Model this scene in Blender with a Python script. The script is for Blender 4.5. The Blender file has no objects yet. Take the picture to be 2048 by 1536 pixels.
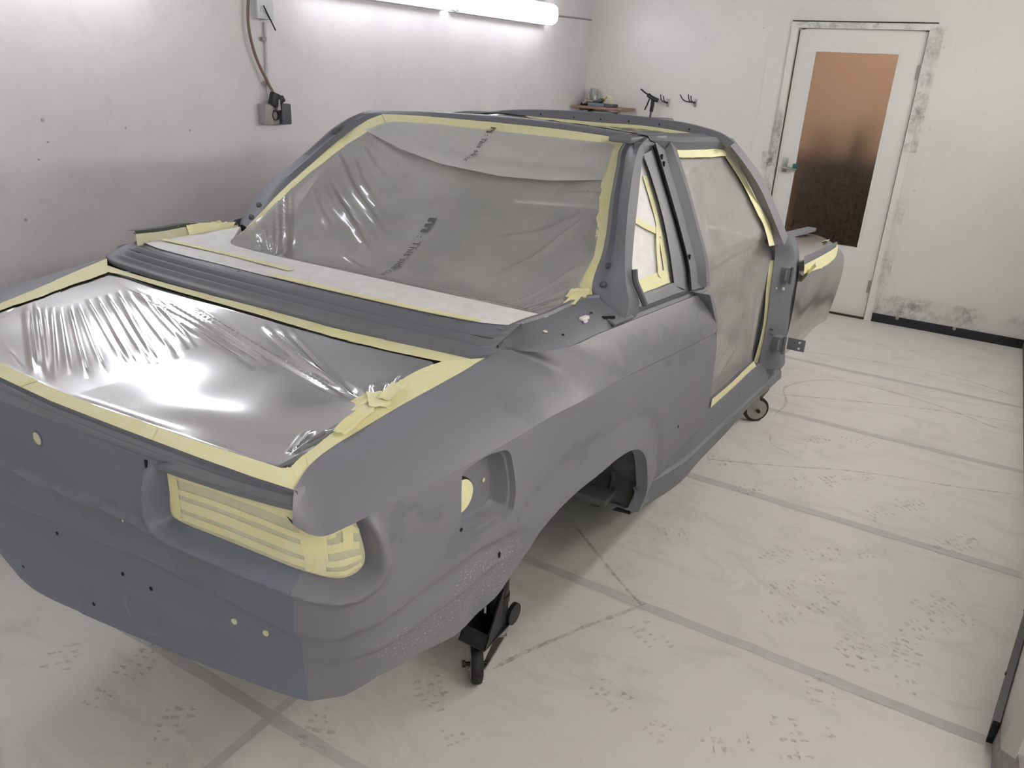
import bpy, bmesh, math, random
import numpy as np
from mathutils import Vector, Matrix
from mathutils.geometry import delaunay_2d_cdt

random.seed(7); np.random.seed(7)
scene = bpy.context.scene
col = scene.collection

# ------------------------------------------------------------------ camera
cam_d = bpy.data.cameras.new('camera'); cam = bpy.data.objects.new('camera', cam_d); col.objects.link(cam)
R = Vector((0.51990254, -0.8528171, 0.0490341)); U = Vector((0.29814556, 0.23495149, 0.92515243)); F = Vector((0.80050645, 0.4663698, -0.37641551))
m = Matrix.Identity(4)
for i in range(3):
    m[i][0], m[i][1], m[i][2] = R[i], U[i], -F[i]
m[0][3], m[1][3], m[2][3] = -0.6773, -1.4083, 1.5987
cam.matrix_world = m
cam_d.sensor_width = 36.0; cam_d.lens = 1554.485 / 2048 * 36.0; cam_d.clip_start = 0.02
scene.camera = cam
# ------------------------------------------------------------------ world, exposure
w = bpy.data.worlds.new('world'); scene.world = w; w.use_nodes = True
w.node_tree.nodes['Background'].inputs[0].default_value = (0.02, 0.02, 0.022, 1)
scene.view_settings.view_transform = 'Standard'; scene.view_settings.look = 'None'
scene.view_settings.exposure = 0.44; scene.view_settings.gamma = 1.0; scene.view_settings.use_curve_mapping = False
scene.cycles.use_denoising = True; scene.cycles.use_light_tree = False
scene.cycles.max_bounces = 5; scene.cycles.diffuse_bounces = 3; scene.cycles.glossy_bounces = 2; scene.cycles.transmission_bounces = 4; scene.cycles.transparent_max_bounces = 8
scene.cycles.caustics_reflective = False; scene.cycles.caustics_refractive = False
scene.cycles.use_adaptive_sampling = True; scene.cycles.adaptive_threshold = .04; scene.cycles.adaptive_min_samples = 12
scene.cycles.sample_clamp_indirect = 6.0
LAMP = 10.0; LAMP_R = 21.0     # radiance of the fluorescent diffusers on the left and right wall
LAMP_COOL = (0.93, 0.95, 1.0, 1); LAMP_WARM = (1.0, 0.955, 0.89, 1)

# ------------------------------------------------------------------ materials
def newmat(name):
    M = bpy.data.materials.new(name); M.use_nodes = True
    nt = M.node_tree; return M, nt, nt.nodes['Principled BSDF']
def N(nt, t, **kw):
    n = nt.nodes.new(t)
    for k, v in kw.items():
        if k.startswith('i_'): n.inputs[k[2:].replace('_', ' ')].default_value = v
        else: setattr(n, k, v)
    return n
def noise(nt, scale, detail=4, rough=.6, coord='Object', dist=0.0, stretch=None):
    tc = N(nt, 'ShaderNodeTexCoord'); n = N(nt, 'ShaderNodeTexNoise')
    n.inputs['Scale'].default_value = scale; n.inputs['Detail'].default_value = min(detail, 5); n.inputs['Roughness'].default_value = rough; n.inputs['Distortion'].default_value = dist
    if stretch:
        mp = N(nt, 'ShaderNodeMapping'); mp.inputs['Scale'].default_value = stretch
        nt.links.new(tc.outputs[coord], mp.inputs[0]); nt.links.new(mp.outputs[0], n.inputs['Vector'])
    else: nt.links.new(tc.outputs[coord], n.inputs['Vector'])
    return n.outputs['Fac']
def ramp(nt, fac, stops, interp='LINEAR'):
    r = N(nt, 'ShaderNodeValToRGB'); r.color_ramp.interpolation = interp
    e = r.color_ramp.elements
    while len(e) < len(stops): e.new(.5)
    for el, (p, c) in zip(e, stops):
        el.position = p; el.color = (c, c, c, 1) if isinstance(c, (int, float)) else (*c, 1)
    nt.links.new(fac, r.inputs[0]); return r.outputs[0]
def mix(nt, fac, a, b, mode='MIX'):
    x = N(nt, 'ShaderNodeMix', data_type='RGBA', blend_type=mode)
    for sock, v in ((x.inputs[0], fac), (x.inputs[6], a), (x.inputs[7], b)):
        if hasattr(v, 'is_linked'): nt.links.new(v, sock)
        elif isinstance(v, (int, float)): sock.default_value = v
        else: sock.default_value = (*v, 1)
    return x.outputs[2]
def math_(nt, op, a, b=None, clamp=False):
    x = N(nt, 'ShaderNodeMath', operation=op); x.use_clamp = clamp
    for sock, v in zip(x.inputs, (a, b)):
        if v is None: continue
        if hasattr(v, 'is_linked'): nt.links.new(v, sock)
        else: sock.default_value = v
    return x.outputs[0]
def bump(nt, p, h, strength=.2, dist=.002):
    b = N(nt, 'ShaderNodeBump'); b.inputs['Strength'].default_value = strength; b.inputs['Distance'].default_value = dist
    nt.links.new(h, b.inputs['Height']); nt.links.new(b.outputs[0], p.inputs['Normal'])
def plain(name, c, rough=.5, metal=0.0, spec=.5, var=.06, scale=30):
    M, nt, p = newmat(name)
    f = noise(nt, scale)
    nt.links.new(mix(nt, math_(nt, 'MULTIPLY', f, 2 * var * 4, True), tuple(x * (1 - var * 2) for x in c), tuple(min(1, x * (1 + var)) for x in c)), p.inputs['Base Color'])
    p.inputs['Roughness'].default_value = rough; p.inputs['Metallic'].default_value = metal; p.inputs['Specular IOR Level'].default_value = spec
    return M
MAT = {}
def blobs(nt, pts, warp=.03, wscale=14):
    """soft-edged stains round given points (object coordinates)"""
    tc = N(nt, 'ShaderNodeTexCoord'); nz = N(nt, 'ShaderNodeTexNoise'); nz.inputs['Scale'].default_value = wscale; nz.inputs['Detail'].default_value = 6
    nt.links.new(tc.outputs['Object'], nz.inputs['Vector'])
    sub = N(nt, 'ShaderNodeVectorMath', operation='SUBTRACT'); nt.links.new(nz.outputs['Color'], sub.inputs[0]); sub.inputs[1].default_value = (.5, .5, .5)
    sc = N(nt, 'ShaderNodeVectorMath', operation='SCALE'); nt.links.new(sub.outputs[0], sc.inputs[0]); sc.inputs['Scale'].default_value = warp * 6
    ad = N(nt, 'ShaderNodeVectorMath', operation='ADD'); nt.links.new(tc.outputs['Object'], ad.inputs[0]); nt.links.new(sc.outputs[0], ad.inputs[1])
    tot = None
    for (c, r) in pts:
        s = N(nt, 'ShaderNodeVectorMath', operation='SUBTRACT'); nt.links.new(ad.outputs[0], s.inputs[0]); s.inputs[1].default_value = (c[0] - 1.9, c[1], c[2])
        d = N(nt, 'ShaderNodeVectorMath', operation='DIVIDE'); nt.links.new(s.outputs[0], d.inputs[0]); d.inputs[1].default_value = r
        l = N(nt, 'ShaderNodeVectorMath', operation='LENGTH'); nt.links.new(d.outputs[0], l.inputs[0])
        v = N(nt, 'ShaderNodeMapRange'); v.inputs[1].default_value = 1.15; v.inputs[2].default_value = .75; nt.links.new(l.outputs['Value'], v.inputs[0])
        tot = v.outputs[0] if tot is None else math_(nt, 'MAXIMUM', tot, v.outputs[0])
    return tot
def primer(name, c, dark, stains=(), rough=.50, speck=False):
    M, nt, p = newmat(name)
    f1 = ramp(nt, noise(nt, 2.2, 6, .55), [(.35, 0.), (.7, 1.)])
    base = mix(nt, f1, tuple(x * .93 for x in c), tuple(x * 1.06 for x in c))
    f2 = ramp(nt, noise(nt, 55, 3, .7), [(.3, 0.), (.75, 1.)])
    base = mix(nt, math_(nt, 'MULTIPLY', f2, .10), base, dark)
    if stains: base = mix(nt, math_(nt, 'MULTIPLY', blobs(nt, stains), .5), base, dark)
    if speck:
        sp = ramp(nt, noise(nt, 260, 3, .6), [(.60, 0.), (.66, 1.)]); zone = blobs(nt, [((.30, -.74, .645), (.20, .12, .05)), ((.40, -.76, .69), (.10, .1, .05))], .02, 10)
        base = mix(nt, math_(nt, 'MULTIPLY', math_(nt, 'MULTIPLY', sp, zone), .55), base, (.75, .74, .74))
    nt.links.new(base, p.inputs['Base Color'])
    rr = math_(nt, 'MULTIPLY_ADD', f1, .12); nt.nodes[-1].inputs[2].default_value = rough - .06
    nt.links.new(rr, p.inputs['Roughness'])
    p.inputs['Specular IOR Level'].default_value = .45
    bump(nt, p, noise(nt, 420, 2, .6), .05, .0006)
    return M
GREY = (.212, .209, .236)
DARKG = (.150, .150, .172)

MAT['primer'] = primer('grey_primer', (.172, .176, .200), (.115, .118, .135))
MAT['primer_quarter'] = primer('grey_primer_sanded', GREY, DARKG, [
    ((.475, -.765, 1.02), (.07, .06, .035)), ((.43, -.74, 1.045), (.05, .06, .02)), ((.95, -.78, .985), (.16, .08, .035)), ((1.15, -.79, .955), (.12, .08, .05)),
    ((1.33, -.80, .905), (.09, .08, .04)), ((1.5, -.79, .99), (.10, .08, .03)), ((.72, -.78, .83), (.07, .08, .03)), ((.30, -.76, .80), (.045, .08, .03)),
    ((.17, -.73, .915), (.03, .06, .02)), ((.215, -.745, .905), (.025, .06, .022)), ((.62, -.72, 1.06), (.02, .03, .03))], speck=True)
MAT['primer_tail'] = primer('blue_grey_primer', (.168, .182, .228), (.14, .145, .165), [((.02, -.40, .775), (.08, .07, .04)), ((.0, -.2, .80), (.1, .25, .03))])
MAT['primer_dark'] = plain('unpainted_wheel_house', (.055, .065, .062), .75, var=.15, scale=60)
MAT['inside'] = plain('cabin_interior', (.10, .105, .10), .8)
MAT['black'] = plain('black_plastic', (.012, .012, .014), .45)
MAT['hole'] = plain('dark_hole', (.008, .008, .01), .9)
MAT['rubber'] = plain('rubber', (.018, .018, .02), .65, var=.2)
MAT['zinc'] = plain('zinc_plate', (.42, .41, .38), .45, .7)
MAT['steel'] = plain('steel', (.45, .45, .44), .35, .9)
MAT['white_clip'] = plain('white_clip', (.85, .85, .85), .3)
def tape(name, c, c2):
    M, nt, p = newmat(name)
    f = ramp(nt, noise(nt, 26, 5, .6, stretch=(1, 1, 1)), [(.35, 0.), (.65, 1.)])
    nt.links.new(mix(nt, f, c, c2), p.inputs['Base Color']); p.inputs['Roughness'].default_value = .6
    p.inputs['Specular IOR Level'].default_value = .3
    bump(nt, p, noise(nt, 160, 3, .6, stretch=(1, 3, 1)), .25, .001)
    return M
MAT['tape'] = tape('masking_tape', (.82, .775, .44), (.86, .825, .53))
MAT['tape2'] = tape('masking_tape_doubled', (.83, .78, .41), (.88, .83, .49))
MAT['tape_thin'] = tape('masking_tape_single', (.62, .60, .41), (.69, .675, .48))
MAT['paper'] = tape('masking_paper', (.76, .75, .74), (.84, .83, .82))
def film(name, tr, tint, gl_rough, white):
    M, nt, p = newmat(name); nt.nodes.remove(p)
    out = nt.nodes['Material Output']
    t = N(nt, 'ShaderNodeBsdfTransparent'); d = N(nt, 'ShaderNodeBsdfDiffuse'); tl = N(nt, 'ShaderNodeBsdfTranslucent'); g = N(nt, 'ShaderNodeBsdfGlossy')
    t.inputs[0].default_value = (*tint, 1); d.inputs[0].default_value = (*white, 1); tl.inputs[0].default_value = (*white, 1)
    g.inputs['Roughness'].default_value = gl_rough; g.inputs['Color'].default_value = (.95, .95, .95, 1)
    m0 = N(nt, 'ShaderNodeMixShader'); m0.inputs[0].default_value = .35; nt.links.new(d.outputs[0], m0.inputs[1]); nt.links.new(tl.outputs[0], m0.inputs[2])
    m1 = N(nt, 'ShaderNodeMixShader'); nt.links.new(t.outputs[0], m1.inputs[2]); nt.links.new(m0.outputs[0], m1.inputs[1])
    f = ramp(nt, noise(nt, 5, 4, .6), [(.3, tr - .08), (.7, tr + .08)]); nt.links.new(f, m1.inputs[0])
    m2 = N(nt, 'ShaderNodeMixShader'); lw = N(nt, 'ShaderNodeFresnel'); lw.inputs[0].default_value = 1.5
    fr = math_(nt, 'MULTIPLY_ADD', lw.outputs[0], .62); nt.nodes[-1].inputs[2].default_value = .02
    nt.links.new(fr, m2.inputs[0]); nt.links.new(m1.outputs[0], m2.inputs[1]); nt.links.new(g.outputs[0], m2.inputs[2])
    nt.links.new(m2.outputs[0], out.inputs[0])
    return M
MAT['film'] = film('masking_film', .78, (.88, .88, .87), .15, (.30, .30, .29))
MAT['film_win'] = film('masking_film_hazy', .34, (.9, .9, .88), .12, (.80, .79, .77))
MAT['film_flap'] = film('masking_film_double', .15, (.9, .9, .88), .3, (.86, .85, .83))
MAT['film_wrap'] = film('masking_film_wrap', .18, (.85, .85, .82), .25, (.18, .18, .165))

# ------------------------------------------------------------------ mesh helpers
def tag(o, label, cat, group=None, kind=None):
    if label: o['label'] = label
    if cat: o['category'] = cat
    if group: o['group'] = group
    if kind: o['kind'] = kind
    return o
def empty(name, loc):
    o = bpy.data.objects.new(name, None); col.objects.link(o); o.location = loc; o.empty_display_size = .1; return o
def absloc(o):
    v = Vector((0, 0, 0))
    while o is not None:
        v = v + o.location; o = o.parent
    return v
def mesh(name, V, Fc, mat, parent=None, smooth=True, angle=35, mats=None, fm=None):
    """V are world coordinates; the object's origin goes to the mesh base unless it has a parent"""
    V = np.asarray(V, float)
    me = bpy.data.meshes.new(name)
    off = Vector((0, 0, 0))
    if parent is None:
        off = Vector(((V[:, 0].min() + V[:, 0].max()) / 2, (V[:, 1].min() + V[:, 1].max()) / 2, V[:, 2].min()))
        me.from_pydata((V - np.array(off)).tolist(), [], [list(map(int, f)) for f in Fc])
    else:
        me.from_pydata((V - np.array(absloc(parent))).tolist(), [], [list(map(int, f)) for f in Fc])
    me.validate(); me.update()
    for mm in (mats or [mat]): me.materials.append(MAT[mm] if isinstance(mm, str) else mm)
    if fm is not None:
        me.polygons.foreach_set('material_index', fm)
    if smooth:
        me.polygons.foreach_set('use_smooth', [True] * len(me.polygons))
        me.set_sharp_from_angle(angle=math.radians(angle))
    o = bpy.data.objects.new(name, me); col.objects.link(o)
    if parent is None: o.location = off
    else: o.parent = parent
    return o
class MB:
    def __init__(s): s.v = []; s.f = []
    def add(s, V, Fc):
        b = len(s.v); s.v += [tuple(map(float, p)) for p in V]; s.f += [[i + b for i in f] for f in Fc]; return s
    def box(s, c, d, rot=None, bev=0.0):
        bm = bmesh.new(); bmesh.ops.create_cube(bm, size=1)
        bmesh.ops.scale(bm, vec=d, verts=bm.verts)
        if bev: bmesh.ops.bevel(bm, geom=bm.edges[:], offset=bev, segments=2, affect='EDGES', profile=.6)
        if rot is not None: bmesh.ops.transform(bm, matrix=rot.to_4x4(), verts=bm.verts)
        bm.verts.index_update(); bm.verts.ensure_lookup_table()
        s.add([v.co + Vector(c) for v in bm.verts], [[v.index for v in f.verts] for f in bm.faces]); bm.free(); return s
    def lathe(s, c, axis, prof, n=24, cap=True):
        """prof: list of (radius, height along axis)"""
        ax = Vector(axis).normalized(); a = ax.orthogonal().normalized(); b = ax.cross(a)
        V = []; Fc = []
        for r, h in prof:
            for k in range(n):
                t = 2 * math.pi * k / n; V.append(Vector(c) + ax * h + (a * math.cos(t) + b * math.sin(t)) * r)
        for i in range(len(prof) - 1):
            for k in range(n):
                k2 = (k + 1) % n; Fc.append([i * n + k, i * n + k2, (i + 1) * n + k2, (i + 1) * n + k])
        if cap:
            Fc.append(list(range(n))[::-1]); Fc.append([(len(prof) - 1) * n + k for k in range(n)])
        return s.add(V, Fc)
    def cyl(s, p0, p1, r, n=16, r1=None):
        p0 = Vector(p0); p1 = Vector(p1); d = p1 - p0
        return s.lathe(p0, d, [(r, 0), (r if r1 is None else r1, d.length)], n)
    def tube(s, pts, r, n=8, closed=False):
        P = [Vector(p) for p in pts]; V = []; Fc = []; prev = None
        for i, p in enumerate(P):
            t = (P[min(i + 1, len(P) - 1)] - P[max(i - 1, 0)]).normalized()
            a = t.orthogonal().normalized() if prev is None else (prev - t * prev.dot(t)).normalized()
            prev = a; b = t.cross(a)
            for k in range(n): V.append(p + (a * math.cos(2 * math.pi * k / n) + b * math.sin(2 * math.pi * k / n)) * r)
        for i in range(len(P) - 1):
            for k in range(n): Fc.append([i * n + k, i * n + (k + 1) % n, (i + 1) * n + (k + 1) % n, (i + 1) * n + k])
        Fc.append(list(range(n))[::-1]); Fc.append([(len(P) - 1) * n + k for k in range(n)])
        return s.add(V, Fc)
    def make(s, name, mat, parent=None, **kw): return mesh(name, s.v, s.f, mat, parent, **kw)
def catmull(P, n=12):
    P = np.asarray(P, float); out = []
    Q = np.vstack([2 * P[0] - P[1], P, 2 * P[-1] - P[-2]])
    for i in range(1, len(Q) - 2):
        p0, p1, p2, p3 = Q[i - 1:i + 3]; t = np.linspace(0, 1, n, endpoint=False)[:, None]
        d01, d12, d23 = [max(1e-6, np.linalg.norm(b - a)) for a, b in ((p0, p1), (p1, p2), (p2, p3))]
        m1 = ((p1 - p0) / d01 * d12 + (p2 - p1) / d12 * d01) / (d01 + d12) * d12
        m2 = ((p2 - p1) / d12 * d23 + (p3 - p2) / d23 * d12) / (d12 + d23) * d12
        out.append((2*t**3-3*t**2+1)*p1 + (t**3-2*t**2+t)*m1 + (-2*t**3+3*t**2)*p2 + (t**3-t**2)*m2)
    out.append(P[-1][None]); return np.vstack(out)
def resample(P, n, smooth=True):
    P = catmull(P) if smooth and len(P) > 2 else np.asarray(P, float)
    L = np.concatenate([[0], np.cumsum(np.linalg.norm(np.diff(P, axis=0), axis=1))]); t = np.linspace(0, L[-1], n)
    return np.stack([np.interp(t, L, P[:, k]) for k in range(P.shape[1])], 1)
def pitchsample(P, d):
    P = np.asarray(P, float); out = []
    for a, b in zip(P[:-1], P[1:]):
        k = max(1, int(round(np.linalg.norm(b - a) / d))); out.append(a + (b - a) * np.linspace(0, 1, k, endpoint=False)[:, None])
    out.append(P[-1:]); return np.vstack(out)
def grid_faces(r, c):
    return [[i * c + j, i * c + j + 1, (i + 1) * c + j + 1, (i + 1) * c + j] for i in range(r - 1) for j in range(c - 1)]
def loft(name, rows, mat, parent=None, n=40, sub=0, smooth=True, angle=35, mirror=False, resamp=True):
    """skin through a list of polylines; sub: extra rows by catmull across"""
    A = np.stack([resample(r, n) if resamp else np.asarray(r, float) for r in rows])
    if sub:
        A = np.stack([catmull(A[:, j], sub) for j in range(A.shape[1])], 1)
    if mirror: A = A * np.array([1, -1, 1])
    r, c = A.shape[:2]; Fc = grid_faces(r, c)
    if mirror: Fc = [f[::-1] for f in Fc]
    return mesh(name, A.reshape(-1, 3), Fc, mat, parent, smooth, angle)
def inside(P, poly):
    x, y = P[:, 0], P[:, 1]; res = np.zeros(len(P), bool); n = len(poly)
    for i in range(n):
        x1, y1 = poly[i]; x2, y2 = poly[(i + 1) % n]
        if y1 == y2: continue
        c = ((y1 > y) != (y2 > y)) & (x < (x2 - x1) * (y - y1) / (y2 - y1) + x1); res ^= c
    return res
def dist(P, line):
    P = np.asarray(P, float); line = np.asarray(line, float); D = np.full(len(P), 1e9)
    for a, b in zip(line[:-1], line[1:]):
        d = b - a; L = max(d @ d, 1e-12); t = np.clip(((P - a) @ d) / L, 0, 1)
        D = np.minimum(D, np.linalg.norm(P - a - t[:, None] * d, axis=1))
    return D
def cdt(outer, holes=(), pitch=.01, extra=None):
    loops = [pitchsample(np.vstack([o, o[:1]]), pitch)[:-1] for o in (outer, *holes)]
    pts = []; edges = []
    for L in loops:
        b = len(pts); pts += L.tolist(); edges += [(b + i, b + (i + 1) % len(L)) for i in range(len(L))]
    O = loops[0]; lo, hi = O.min(0), O.max(0)
    gx, gy = np.meshgrid(np.arange(lo[0] + pitch / 2, hi[0], pitch), np.arange(lo[1] + pitch / 2, hi[1], pitch))
    gx[1::2] += pitch / 2
    G = np.stack([gx.ravel(), gy.ravel()], 1)
    if extra is not None: G = np.vstack([G, extra])
    ok = inside(G, O)
    for h in loops[1:]: ok &= ~inside(G, h)
    G = G[ok]
    for L in loops: G = G[dist(G, np.vstack([L, L[:1]])) > pitch * .5]
    pts += G.tolist()
    vs, es, fs, *_ = delaunay_2d_cdt([Vector(p) for p in pts], edges, [], 0, 1e-6)
    V = np.array([[v.x, v.y] for v in vs]); T = np.array([f for f in fs if len(f) == 3])
    cen = V[T].mean(1); ok = inside(cen, O)
    for h in loops[1:]: ok &= ~inside(cen, h)
    return V, T[ok]

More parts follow.
